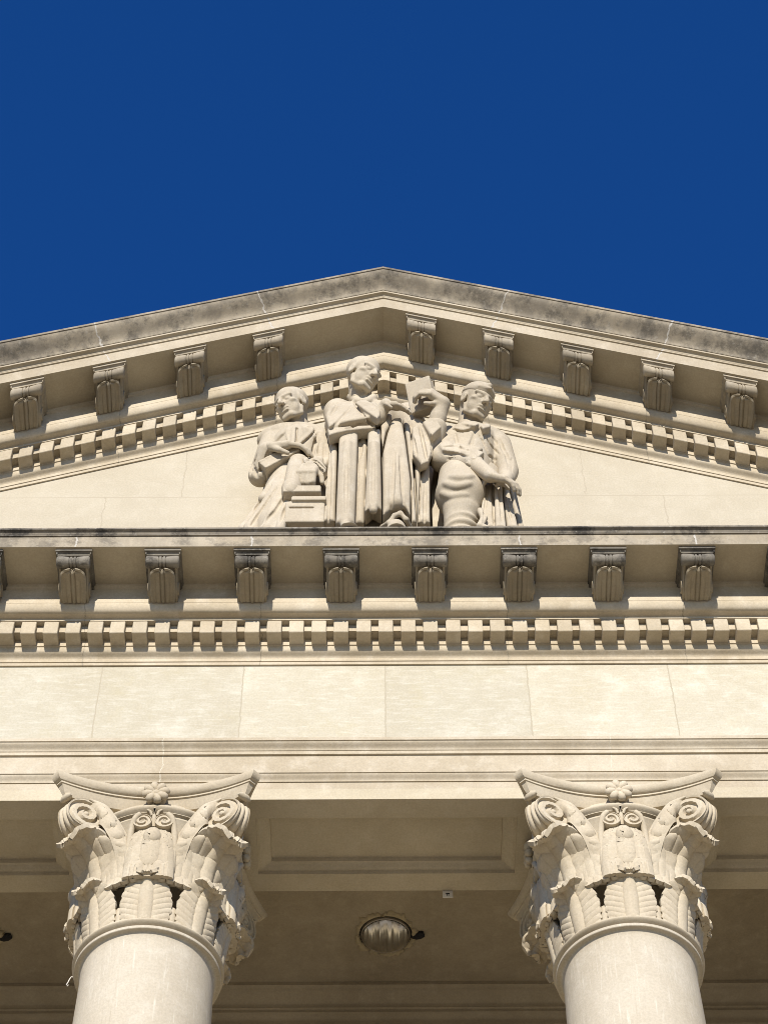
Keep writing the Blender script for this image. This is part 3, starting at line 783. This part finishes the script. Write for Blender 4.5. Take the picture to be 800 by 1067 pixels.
fold_set(T, [(P(292, 508, -.52), P(262, 552, -.50), .06, .07), (P(297, 515, -.58), P(277, 552, -.62), .045, .05), (P(300, 525, -.62), P(292, 552, -.68), .035, .04), (P(283, 512, -.44), P(254, 552, -.40), .05, .05)], .03)
for pts in ([(298, 516), (288, 532), (272, 548)], [(300, 526), (290, 548)], [(288, 508), (274, 530), (262, 548)], [(282, 506), (262, 538)], [(304, 534), (300, 548)]): T.line(pts, .010, .02, .018)
T.mesh('trousers', M['statue'], st)
K = Sculpt(*bx, HS)
bq = np.array([[.80, -.10, .58], [.1, 1, .1], [-.58, 0, .8]]); bq /= np.linalg.norm(bq, axis=1, keepdims=True)
bc = P(292, 484, -.56)
K.box(bc, (.19, .10, .055), .008, .01, bq); K.box(bc+bq[2]*.055, (.195, .108, .012), .006, .004, bq); K.box(bc-bq[2]*.055, (.195, .108, .012), .006, .004, bq)
K.mesh('book', M['statue'], st)
K = Sculpt(*bx, HS)
ra_, rb_ = P(311, 484, -.60), P(304, 509, -.68)
K.rc(ra_, rb_, .100, .080, .02); dq = (rb_-ra_)/np.linalg.norm(rb_-ra_)
for q, rr in ((.0, .092), (.045, .085), (.08, .076)): K.rc(rb_+dq*q, rb_+dq*(q+.012), rr, rr, .008)
K.rc(rb_+dq*.20, rb_+dq*.3, .055, .055, .01, True)
K.mesh('rolled_scroll', M['statue'], st)
K = Sculpt(*bx, HS)
K.box(P(318, 546, -.56), (.175, .14, .16), .015, .015); K.box(P(315, 521, -.62), (.17, .13, .050), .012, .01); K.box(P(322, 531, -.60), (.155, .13, .030), .01, .01)
K.box(P(314, 526.5, -.72), (.11, .06, .012), .004, .006, cut=True); K.rc(P(333, 524, -.62), P(337, 533, -.60), .045, .05, .02)
K.mesh('block', M['statue'], st)

# --- right figure, a soldier
st = thing('statue', 'stone statue of a soldier in folded cap, wrists crossed over hanging coat', 'statue', (.87, -.4, FT), 'carved stone figures in the pediment')
bx = ((.42, -1.1, FT+.001), (1.55, -.02, 5.8))
B = Sculpt(*bx, HS)
Wh = head(B, P(496.5, 420, -.53), .44, 38, -31, True)
B.path([P(490, 426, -.40), P(489, 442, -.37), P(489, 460, -.32)], [.105, .11, .19], .025)
B.rc(P(489, 470, -.32), (.87, -.32, 2.7), .18, .16, .05)
w1 = P(511, 496, -.80)
B.path([P(466, 458, -.38), P(463, 479, -.56), P(493, 483, -.72), w1], [.11, .10, .085, .062], .03)
hand(B, w1, (.75, -.05, -.42), (.15, -.8, .6), .34, 30, 1)
w2 = P(527, 500, -.66)
B.path([P(520, 464, -.34), P(529, 492, -.42), w2], [.1, .08, .062], .03)
hand(B, w2, (-.85, -.2, -.25), (0, -.75, .65), .33, 40, 1)
B.mesh('body', M['statue'], st)
C_ = Sculpt(*bx, HS)
Q = frame(38, -31); s_ = .44
def wc(x, y, z): return Wh(x, y, z)
C_.ell(wc(0, -.07, .24), (.345*s_, .43*s_, .275*s_), .02, Q)
C_.rc(wc(0, .33, .36), wc(0, -.40, .42), .05*s_, .05*s_, .07*s_)
C_.box(wc(0, 0, -.06), (.6*s_, .7*s_, .22*s_), .01, .01, frame(38, -41), cut=True)
C_.path([wc(.30, -.10, .20), wc(.20, .26, .235), wc(0, .395, .25), wc(-.20, .26, .235), wc(-.30, -.10, .20)], [.03*s_]*5, .015)
C_.mesh('cap', M['statue'], st)
J = Sculpt(*bx, HS)
J.ell(P(491, 460, -.33), (.35, .18, .16), .04); J.rc(P(490, 466, -.36), P(486, 494, -.38), .25, .245, .06)
J.rc(P(466, 459, -.38), P(463, 478, -.54), .14, .135, .04); J.rc(P(463, 479, -.56), P(492, 482, -.70), .13, .105, .035); J.rc(P(488, 478, -.72), P(493, 487, -.72), .095, .08, .012)
J.rc(P(519, 464, -.34), P(529, 491, -.42), .125, .10, .03); J.rc(P(529, 493, -.44), P(527, 499, -.58), .095, .08, .02)
J.panel([(456.5, 467), (462, 460), (478, 466), (491, 472), (503, 477), (494, 485.5), (474, 481), (461, 475)], -.66, .085, .03, .2, -.1, .02)
J.panel([(489, 474), (495, 471.5), (504, 476.5), (495, 486), (488, 484)], -.74, .06, .012, .2, -.1, .006)
J.panel([(481, 438), (486, 435), (499, 449), (494, 454), (481, 444)], -.57, .04, .012, .45, -.1, .006); J.panel([(500, 449), (506, 438), (511, 442), (510, 449), (503, 456)], -.57, .04, .012, .45, .1, .006)
for pts in ([(472, 446), (482, 449), (493, 445.5)],): J.line(pts, .018, 0, .01, True)
for pts in ([(471.7, 447), (476, 449.5), (482, 450.5), (488, 449.5), (493, 446.5)], [(498.8, 452), (503, 461), (508, 472), (511, 482)], [(493, 486), (497, 481), (503, 477)], [(472, 480), (482, 484), (491, 486)], [(506, 456), (512, 466), (520, 474)]): J.line(pts, .009, .02, .008)
for pts in ([(474, 452), (476, 462), (490, 464), (494, 452)], [(462, 466), (474, 464), (488, 470)], [(461, 472), (476, 474), (490, 478)], [(468, 458), (480, 468)], [(526, 468), (531, 488)], [(508, 474), (517, 480)], [(520, 458), (526, 474)], [(533, 478), (530, 494)], [(512, 454), (518, 464)], [(466, 478), (486, 481)]): J.line(pts, .008, .008, .02)
J.mesh('tunic', M['statue'], st)
T = Sculpt(*bx, HS)
T.rc(P(482, 492, -.46), P(480, 517, -.58), .215, .225, .05); T.rc(P(480, 517, -.58), P(481, 533, -.56), .22, .16, .04)
fold_set(T, [(P(480, 535, -.56), P(479, 556, -.50), .155, .14), (P(503, 500, -.34), P(506, 556, -.34), .18, .15)], .03)
for i in range(9):            # wound leg wraps
    z_ = FT+.10+.095*i; f_ = i/8
    T.ell((P(479.5, 545, -.53)[0]+.004*i, -.53-.02*f_, z_), (.150+.012*f_, .140+.012*f_, .055), .010)
for pts in ([(460, 514), (470, 518), (486, 516)], [(463, 504), (476, 508), (490, 504)], [(470, 497), (482, 499), (492, 496)]): T.line(pts, .016, 0, .035, True)
T.mesh('breeches', M['statue'], st)
K = Sculpt(*bx, HS)
K.box(P(520, 530, -.36), (.14, .12, .45), .05, .04)
for pts, Y0 in (([(505, 505), (513.5, 502.5), (515, 556), (498, 556)], -.56), ([(514.5, 502.5), (521.5, 504.5), (527, 556), (515.8, 556)], -.60), ([(522.5, 505), (529, 510), (539.5, 556), (527.8, 556)], -.54), ([(529, 509), (533, 514), (546, 556), (539, 556)], -.44)):
    K.panel(pts, Y0, .07, .025, .03, .05, .01)
K.path([P(500, 532, -.66), P(504, 540, -.68), P(500, 548, -.70), P(508, 551, -.70)], [.028, .032, .032, .028], .012)
for pts in ([(508, 508), (505, 530), (503, 546)], [(513, 507), (514, 530), (514, 546)], [(519, 508), (522, 530), (523, 546)], [(524, 511), (529, 530), (534, 546)], [(528, 515), (536, 540)]): K.line(pts, .007, .008, .012)
K.mesh('coat', M['statue'], st)
K = Sculpt(*bx, HS)
fold_set(K, [(P(457, 490, -.18), P(453, 552, -.24), .05, .085), (P(463, 500, -.20), P(463, 552, -.26), .07, .085)], .012)
K.mesh('coat_tail', M['statue'], st)
# ------------------------------------------------------------------ columns
def leaf_grid(az, path, width, lobes=5, amp=.016, nu=41, nv=64, ogive=.7, ribk=1.6, edge=.055, opow=2):
    """acanthus leaf standing on the bell at azimuth az; path = [(radius, z)], bent outwards at the top"""
    pr = np.array(path, float); d = np.r_[0, np.cumsum(np.hypot(*np.diff(pr, axis=0).T))]; d /= d[-1]
    G = []
    for i in range(nv):
        t = i/(nv-1)
        r = np.interp(t, d, pr[:, 0]); z = np.interp(t, d, pr[:, 1])
        e = .01; rt = np.interp(min(1, t+e), d, pr[:, 0])-np.interp(max(0, t-e), d, pr[:, 0]); ztn = np.interp(min(1, t+e), d, pr[:, 1])-np.interp(max(0, t-e), d, pr[:, 1])
        q = math.hypot(rt, ztn)+1e-9; nr, nz = ztn/q, -rt/q        # outward normal in the (r, z) plane
        wd = width*(.88+.12*math.sin(math.pi*min(1, t*1.3)))*(1 if t < ogive else max(.16, max(.03, 1-((t-ogive)/(1.02-ogive))**opow)**.5))
        wd *= 1+edge*(abs(math.sin(t*lobes*math.pi))-.5)*(t > .08)
        row = []
        for j in range(nu):
            u = -1+2*j/(nu-1)
            au = abs(u)
            mid = 1.2*math.exp(-(au/.17)**4) - .5*math.exp(-((au-.27)/.05)**2)
            ph = (t*lobes*ribk - au*1.3*ribk); fr_ = ph-math.floor(ph)
            rib = (.75*math.sin(math.pi*fr_)**.6-.45)*min(1, max(0, au-.27)/.10)*(1 if au < .92 else .6)
            h = amp*(mid+rib) - .05*width*(au**2)*2
            rr = r+nr*h; zz = z+nz*h
            a = az + u*wd/max(.3, r)
            row.append((rr*math.sin(a), -rr*math.cos(a), zz))
        G.append(row)
    return G

def spline(pts, n):
    pts = np.array(pts, float); m_ = len(pts); t = np.linspace(0, m_-1, n); out = []
    for q in t:
        i = min(int(q), m_-2); f = q-i
        p0, p1, p2, p3 = pts[max(i-1, 0)], pts[i], pts[i+1], pts[min(i+2, m_-1)]
        out.append(.5*((2*p1)+(-p0+p2)*f+(2*p0-5*p1+4*p2-p3)*f*f+(-p0+3*p1-3*p2+p3)*f**3))
    return np.array(out)

def rot(v, a):
    c, s = math.cos(a), math.sin(a); return [(x*c-y*s, x*s+y*c, z) for x, y, z in v]

col = thing('column', 'left limestone column with a carved leafy capital, a wire end beside its neck ring', 'column', (-1.8, .5, FZ), group='tall columns carrying the portico')
ZO = -FZ                    # local offset: capital coordinates use z = 0 at the beam
def cb(m, name, mat, parent, ang=40, loc=(0, 0, ZO)):
    o = m.build(name, M[mat], parent); o.location = loc; fixn(o); return autosmooth(o, ang)
# shaft, base
m = MB(); pr_ = []
for i in range(25):
    t = i/24; z = -1.56 - t*(11.0); pr_.append((.497+.085*(1-(1-t)**1.8), z))
pr_ = [(.0, -1.402), (.546, -1.402), (.550, -1.406), (.550, -1.428), (.546, -1.432), (.522, -1.433)] + [(.522-.024*math.sin(q*math.pi/12), -1.434-.075*(1-math.cos(q*math.pi/12))) for q in range(1, 7)] + [(.497, -1.53)] + pr_ + [(.60, -12.6), (0, -12.6)]
m.lathe(pr_, 96); cb(m, 'shaft', 'shaft', col, 30)
m = MB(); m.lathe([(0, -12.6), (.66, -12.6)] + [(.66+.06*math.sin(q*math.pi/8), -12.62-.14*q/8) for q in range(9)] + [(.66, -12.78)] + [(.70+.08*math.sin(q*math.pi/8), -12.78-.12*q/8) for q in range(9)] + [(.70, -12.91), (0, -12.91)], 64)
m.box(-.8, .8, -.8, .8, -12.998, -12.91); cb(m, 'base', 'shaft', col, 30)
m = MB(); m.lathe([(.50, -1.32)] + [(.528+.042*math.sin(q*math.pi/14), -1.322-.068*q/14) for q in range(15)] + [(.522, -1.394), (.522, -1.401), (.50, -1.401)], 96); cb(m, 'neck_ring', 'capital', col, 40)
# bell
m = MB(); m.lathe([(0, -1.395), (.47, -1.395), (.465, -1.25), (.40, -1.17), (.34, -1.12), (.33, -1.00), (.40, -.94), (.475, -.90), (.49, -.7), (.53, -.45), (.585, -.32), (.60, -.30), (.60, -.283), (.625, -.275)] + [(.625+.035*math.sin(q*math.pi/8), -.27+.07*q/8) for q in range(9)] + [(.60, -.19), (.60, -.15), (0, -.15)], 96)
bell = cb(m, 'capital', 'capital', col, 35)
def sub(m, name, ang=45):
    o = m.build(name, M['capital'], bell); fixn(o); return autosmooth(o, ang)
# abacus: concave sides, clipped horns
W2, CH, SAG = .818, .06, .185
def outline(d):
    out = []
    for q in range(4):
        side = []
        n = 18
        for i in range(n+1):
            u = -1+2*i/n; x = u*(W2-CH-d*.6)
            y = -(W2-d) + SAG*(1-u*u)
            side.append((x, y, 0))
        out += rot(side, q*math.pi/2)
    return out
m = MB(); lev = [(.0, 0.0), (.0, -.02), (.012, -.045), (.03, -.062), (.045, -.066), (.045, -.082), (.058, -.085), (.066, -.10), (.078, -.13), (.10, -.165), (.105, -.172)]
nO = len(outline(0)); v = []; f = []
for d, z in lev: v += [(x, y, z-.001) for x, y, _ in outline(d)]
for i in range(len(lev)-1):
    for j in range(nO): a = i*nO+j; b = i*nO+(j+1) % nO; f.append((a, b, b+nO, a+nO))
f.append(tuple(range(nO))); f.append(tuple((len(lev)-1)*nO+j for j in range(nO))[::-1])
m.add(v, f); sub(m, 'abacus', 30)
# lower leaves
lowp = [(.515, -1.33), (.530, -1.22), (.545, -1.10), (.562, -1.00), (.588, -.94), (.622, -.912), (.650, -.925), (.664, -.965)]
for k in range(8):
    big = k % 2
    lp = lowp if not big else [(.515, -1.33), (.532, -1.22), (.552, -1.10), (.585, -1.00), (.635, -.945), (.69, -.935), (.725, -.965), (.73, -1.01)]
    m = MB(); m.sheet(leaf_grid(k*math.pi/4, lp, .19, 7, .012, ogive=.30, ribk=1.5, opow=1.7 if not big else 2.0), .028); sub(m, 'leaf', 60)
# short spear leaves between the lower leaves
for k in range(8):
    m = MB(); m.sheet(leaf_grid(k*math.pi/4+math.pi/8, [(.49, -1.33), (.495, -1.28), (.50, -1.22), (.50, -1.17)], .11, 5, .009, 25, 30), .02); sub(m, 'leaf', 60)
# sheath of feather tips above the lower leaves: its hanging lower edge leaves dark gaps
for k in range(4):
    for s in (-1, 1):
        az0 = k*math.pi/2; G = []
        for i in range(16):
            t = i/15; row = []
            for j in range(41):
                u = j/40; a = az0+s*(.12+.44*u)
                lo_ = abs(math.sin(u*math.pi*4))**.6
                z = -.975-.024*lo_*(1-t)-.02*u*(1-t)+.24*t; r = .565-.030*t+.010*lo_*(1-.8*t)+.018*(1-t)**3
                row.append((r*math.sin(a), -r*math.cos(a), z))
            G.append(row)
        if s < 0: G = [r_[::-1] for r_ in G]
        m = MB(); m.sheet(G, .03); sub(m, 'leaf', 60)
# big corner leaves under the scrolls
upp = [(.55, -.98), (.558, -.86), (.578, -.74), (.625, -.625), (.715, -.535), (.80, -.50), (.875, -.520), (.915, -.575), (.91, -.615)]
for k in range(4):
    m = MB(); m.sheet(leaf_grid(math.pi/4+k*math.pi/2, upp, .205, 5, .014, 45, 60, .62, 1.2, .16), .035); sub(m, 'leaf', 60)
    # smooth overlapping lobes clasping the corner leaf
    for s in (-1, 1):
        for (da, w_, z0, z1, r1) in ((.36, .10, -.99, -.60, .615), (.20, .085, -.95, -.545, .69)):
            pp = [(.550, z0), (.558, z0+.35*(z1-z0)), (.575, z0+.7*(z1-z0)), (r1, z0+.93*(z1-z0)), (r1+.025, z1)]
            G = []
            for i in range(30):
                t = i/29; d_ = np.linspace(0, 1, 5); r = np.interp(t, d_, [p_[0] for p_ in pp]); z = np.interp(t, d_, [p_[1] for p_ in pp])
                wd = w_*(.75+.25*math.sin(math.pi*t))*(1 if t < .55 else math.sqrt(max(.02, 1-((t-.55)/.46)**2)))
                G.append([((r+.016*(1-u*u)-.010*math.exp(-(u/.12)**2)+.0012*math.cos(u*30))*math.sin(math.pi/4+k*math.pi/2+s*da+u*wd/.62), -(r+.016*(1-u*u)-.010*math.exp(-(u/.12)**2)+.0012*math.cos(u*30))*math.cos(math.pi/4+k*math.pi/2+s*da+u*wd/.62), z) for u in np.linspace(-1, 1, 21)])
            m = MB(); m.sheet(G, .025); sub(m, 'leaf', 60)
# corner scrolls: one roll across the diagonal with a spiral on both ends
def spiral_disc(c, ax, up, out, Rv, turns=2.4, handed=1, depth=.028):
    """carved spiral face: centre c, face normal ax, in-plane axes out/up"""
    nr, na = 26, 64; G = []
    c, ax, up, out = map(np.array, (c, ax, up, out))
    v = []; f = []
    for i in range(nr+1):
        r = Rv*i/nr
        for j in range(na):
            a = 2*math.pi*j/na
            if r < Rv*.17: h = .9*math.sqrt(max(0, 1-(r/(Rv*.19))**2))+.1
            else:
                q = (r/Rv)*turns + handed*a/(2*math.pi)
                fr = q-math.floor(q)
                h = 1.0 if .12 < fr < .62 else (.0 if .72 < fr or fr < .02 else (1-(fr-.62)/.10 if fr >= .62 else (fr-.02)/.10))
                h = h*(.85+.15*(1-r/Rv))
                if r > Rv*.90: h = max(h, .8)
            v.append(c+out*r*math.cos(a)+up*r*math.sin(a)+ax*(h-1)*depth)
    for i in range(nr):
        for j in range(na):
            k = (j+1) % na; f.append((i*na+j, i*na+k, (i+1)*na+k, (i+1)*na+j))
    return v, f
Rv = .150
for k in range(4):
    A = -math.pi/4+k*math.pi/2
    dg = np.array([math.cos(A), math.sin(A), 0]); sd_ = np.array([-math.sin(A), math.cos(A), 0]); up = np.array([0, 0, 1.0])
    cen = dg*.835 + up*(-.325); HW = .110
    def wedge(v):
        """narrows the roll outwards, so that both spirals turn towards their own faces"""
        out = []
        for q in v:
            q = np.array(q)-cen; d_ = q@dg; l_ = q@sd_
            out.append(cen + dg*d_ + up*(q@up) + sd_*l_*(1-3.0*d_))
        return out
    m = MB()
    for s in (-1, 1):
        v, f = spiral_disc(cen+sd_*s*HW, sd_*s, up, dg, Rv, turns=2.2, handed=s, depth=.035)
        m.add(wedge(v), f)
    n = 64; ws = np.linspace(-HW, HW, 31); v = []; f = []
    for i, wv in enumerate(ws):
        g = abs(math.sin((wv/(2*HW)+.5)*math.pi*3)); rr = Rv-.020+.020*g**.7
        if i in (0, 30): rr = Rv
        for j in range(n):
            a = 2*math.pi*j/n; v.append(cen+sd_*wv+dg*rr*math.cos(a)+up*rr*math.sin(a))
    for i in range(30):
        for j in range(n): k2 = (j+1) % n; f.append((i*n+j, i*n+k2, (i+1)*n+k2, (i+1)*n+j))
    m.add(wedge(v), f)
    # small bud between roll and abacus
    bc = dg*.975+up*(-.180)
    m.tube([bc-sd_*.06, bc-sd_*.03, bc+sd_*.03, bc+sd_*.06], [.012, .030, .030, .012], 10)
    sub(m, 'scroll', 35)
    # stems sweeping up from the middle of each face into the roll
    for s in (-1, 1):
        def on(azoff, r, z):
            a = A + s*azoff; return (r*math.cos(a), r*math.sin(a), z)
        def face(d_, z): return cen + dg*d_ + up*z + sd_*s*HW*(1-3.0*d_)
        pts = spline([on(.56, .548, -.93), on(.555, .555, -.80), on(.52, .572, -.66), on(.45, .61, -.51), on(.355, .675, -.375), on(.26, .75, -.255), face(-.06, .135), face(.0, .150)], 48)
        low = spline([on(.36, .57, -.93), on(.36, .575, -.80), on(.345, .61, -.69), on(.315, .68, -.58), on(.275, .715, -.50), on(.235, .74, -.42), face(-.145, -.05), face(-.148, .0)], 48)
        m = MB()
        m.tube(pts, [.018+.003*i/47-(.014*max(0, (i-40)/7)) for i in range(48)], 8)             # raised outer edge
        G = []                                                        # channel below it with overlapping scales
        fn_ = dg*.35+sd_*s*.94; fn_ = fn_/np.linalg.norm(fn_)
        for i in range(48):
            row = []
            for j in range(17):
                u = j/16; p = pts[i]*(1-u)+low[i]*u
                q = i/47*7.0 - 1.1*(u-.5)**2*2; fr = q-math.floor(q); end = min(1, (47-i)/10)
                h = (.012*math.sin(math.pi*u)+.020*(1-fr)*max(0, math.sin(math.pi*min(1, max(0, (u-.12)/.8)))))*end-.012
                row.append(p+fn_*(h-.055*max(0, (i-40)/7)))
            G.append(row if s < 0 else row[::-1])
        m.sheet(G, .03)
        sub(m, 'stem', 50)
# flowers, helices and the feathered relief on the four faces
for k in range(4):
    a = k*math.pi/2
    m = MB(); c0 = np.array([0, -(W2-SAG)-.012, -.115])
    def place(v): return rot(v, a)
    mm = MB()
    for q in range(8):
        g = 2*math.pi*q/8+.2; dx, dz = math.cos(g), math.sin(g)
        pts = [c0+np.array([dx*r_, -.02-.02*math.sin(r_/.105*math.pi), dz*r_]) for r_ in (.02, .04, .065, .09, .105)]
        mm.tube(pts, [.016, .026, .034, .034, .015], 10)
    mm.lathe([(0, -.058), (.015, -.056), (.028, -.045), (.032, -.02)], 16, 'Y', tuple(c0))
    mm.lathe([(.0, .05), (.075, .05), (.085, -.0), (.06, -.02), (0, -.022)], 24, 'Y', tuple(c0))
    m.add(place(mm.v), mm.f); sub(m, 'flower', 60)
    mm = MB()
    for s in (-1, 1):
        c = np.array([s*.086, -.655, -.395]); 
        v, f = spiral_disc(c, (0, -1, 0), (0, 0, 1), (-s, 0, 0), .074, 1.9, 1, .02); mm.add(v, f)
        nn = 40; vv = []
        for rr, yy in ((.074, -.655), (.074, -.56)):
            vv += [(c[0]+rr*math.cos(2*math.pi*j/nn), yy, c[2]+rr*math.sin(2*math.pi*j/nn)) for j in range(nn)]
        mm.add(vv, [(j, (j+1) % nn, nn+(j+1) % nn, nn+j) for j in range(nn)])
        st = spline([(s*.165, -.565, -.95), (s*.17, -.57, -.80), (s*.172, -.585, -.62), (s*.166, -.61, -.48), (s*.145, -.645, -.375), (s*.105, -.652, -.327)], 24)
        mm.tube(st, list(np.linspace(.030, .022, 24)), 8)
        mm.tube([(s*.02, -.62, -.31), (s*.035, -.635, -.275), (s*.06, -.64, -.262)], [.014, .012, .006], 8)
    mm.tube([(0, -.60, -.42), (0, -.63, -.33), (0, -.64, -.26), (0, -.63, -.2)], [.022, .018, .014, .012], 8)
    m = MB(); m.add(place(mm.v), mm.f); sub(m, 'helix', 50)
    # relief: rows of overlapping feathers with a raised folded middle
    G = []; ni, nj = 70, 61
    for i in range(ni):
        t = i/(ni-1); z = -.985+.50*t; row = []
        for j in range(nj):
            u = -1+2*j/(nj-1); wd = .150-.022*t if t < .8 else .132*math.sqrt(max(.05, 1-((t-.8)/.22)**2))
            x = u*wd
            # folded wings either side of a breast with a bowed head, tail feathers below
            au = abs(u); wing = 1/(1+math.exp(-(au-.44)/.02)); tail = 1/(1+math.exp((t-.24-.05*(au<2)*abs(math.sin(u*9)))/.012))
            fq = (au-.44)/.56*3.0; ff = abs(fq-math.floor(fq)-.5)*2
            gw = -.008*math.exp(-((ff-1)/.16)**2) - .003*math.exp(-(ff/.14)**2) - .006*math.exp(-(((t*5+fq*.5) % 1-.5)/.10)**2)*(t > .62)
            tq = u*5.0; tf = abs(tq-math.floor(tq)-.5)*2; gt = -.009*math.exp(-((tf-1)/.16)**2) - .003*math.exp(-(tf/.14)**2)
            bt = (t-.58)/.36; bd = max(0, 1-(u/.42)**2-bt*bt); breast = .030*bd**.5 - .003*math.cos(u*40)*math.cos(t*70)*(bd > .15)
            hd = max(0, 1-((u-.05)/.24)**2-((t-.88)/.12)**2); hook = math.exp(-((u+.16-.5*(t-.72))/.05)**2)*math.exp(-((t-.74)/.13)**2)
            sh = .016*wing*min(1, max(0, (1.0-t)/.05)) + gw*wing*(1-tail) + breast*(1-wing)*(1-tail) + .034*hd**.5 + .012*hook - .014*math.exp(-((au-.44)/.035)**2)*(1-tail) + (.012+gt)*tail
            y = -.560 - .02*(1-u*u) - .010*t - sh
            row.append((x, y, z))
        G.append(row)
    mm = MB(); mm.sheet(G, .05); m = MB(); m.add(place(mm.v), mm.f); sub(m, 'feather_relief', 50)

c2 = copy_tree(col); c2.location.x = 1.8; c2['label'] = 'right limestone column with a carved leafy capital, at the right of the ceiling lamp'
for x, lb in ((-5.4, 'outer limestone column beyond the left edge of the photo'), (5.4, 'outer limestone column beyond the right edge of the photo')):
    c = copy_tree(col); c.location.x = x; c['label'] = lb

# ------------------------------------------------------------------ ceiling lamps, tag, wire
def lamp(x, y, label, seed):
    rg = random.Random(seed)
    t = thing('ceiling_lamp', label, 'ceiling lamp', (x, y, CEILZ), 'recessed lamps in the portico ceiling')
    # ragged plaster patch round the opening
    n = 120; v = []; f = []
    ro = [.256+.034*rg.random()**1.5+.012*math.sin(i*.26+seed)+.010*math.sin(i*.7) for i in range(n)]
    for i in range(n):
        a = 2*math.pi*i/n; c, s = math.cos(a), math.sin(a)
        for rr, zz in ((.222+.008*rg.random(), -.002), (.236, -.022), (ro[i]-.012, -.018-.008*rg.random()), (ro[i], -.002)): v.append((rr*c, rr*s, zz))
    for i in range(n):
        k = (i+1) % n
        for j in range(3): f.append((i*4+j, k*4+j, k*4+j+1, i*4+j+1))
    o = fixn(add('plaster_patch', v, f, M['patch'], t)); o.data.shade_smooth()
    m = MB(); m.lathe([(.232, -.001), (.232, -.006), (.195, -.006), (.195, -.001)], 48); fixn(m.build('gap', M['black'], t))  # flat black ring, shade of the open gap put into its colour
    m = MB(); m.lathe([(.198, -.007)] + [(.207+.012*math.cos(q*math.pi/8), -.007-.024*math.sin(q*math.pi/8)) for q in range(8, -1, -1)] + [(.21, -.007)], 64); autosmooth(fixn(m.build('rim', M['rim'], t)))
    # shallow fluted reflector bulging down inside the rim
    v = []; f = []; nr, na = 20, 96
    for i in range(nr+1):
        r = .199*i/nr
        for j in range(na):
            a = 2*math.pi*j/na; xx, yy = r*math.cos(a), r*math.sin(a)
            z = -.012-.085*math.sqrt(max(0, 1-(r/.205)**2)) + .012*math.cos(xx*75+.4)*(1-(i/nr)**3) + .003*math.cos(xx*190)
            v.append((xx, yy, z))
    for i in range(nr):
        for j in range(na): k = (j+1) % na; f.append((i*na+j, i*na+k, (i+1)*na+k, (i+1)*na+j))
    o = fixn(add('reflector', v, f, M['metal'], t)); o.data.shade_smooth()
    # hole, its darkness painted as a black tube, and a cable stub right of the rim
    pts = [(.225, .03, -.008), (.26, .025, -.014), (.30, .0, -.016), (.335, -.01, -.012)]
    m = MB(); m.tube(pts, [.014, .024, .032, .022], 10, 1.2); m.tube([(.25, .02, -.02), (.28, -.03, -.03), (.31, -.035, -.02)], [.008, .009, .006], 6)
    autosmooth(fixn(m.build('cable_stub', M['black'], t)))
    return t
lamp(-.012, 2.232, 'round recessed metal lamp in ragged plaster between the two columns', 1)
lamp(-3.61, 2.232, 'recessed lamp cut by the left edge, only its black cable stub in view', 2)

t = thing('ceiling_tag', 'tiny white tag with dark marks under the edge of the beam', 'tag', (.49, 1.012, -.012))
m = MB(); m.box(-.042, .042, -.004, .004, -.06, .035); bevel(m.build('plate', M['white'], t), .002)
m = MB(); m.box(-.016, .016, -.006, -.0045, -.022, -.012); m.box(-.010, -.004, -.006, -.0045, -.040, -.025); m.box(.003, .010, -.006, -.0045, -.040, -.028); m.build('mark', M['black'], t)
q = Vector((-1.8-.555, .5, -1.36))
m = MB(); m.tube([q+Vector(d) for d in ((.03, .02, -.03), (-.015, 0, -.035), (-.025, -.01, -.07), (-.032, -.01, -.10), (-.042, -.01, -.125), (-.035, -.01, -.14), (-.026, -.01, -.125))], .004, 6)
tag(autosmooth(fixn(m.build('wire', M['white']))), 'short pale wire end curling beside the left column neck', 'wire')
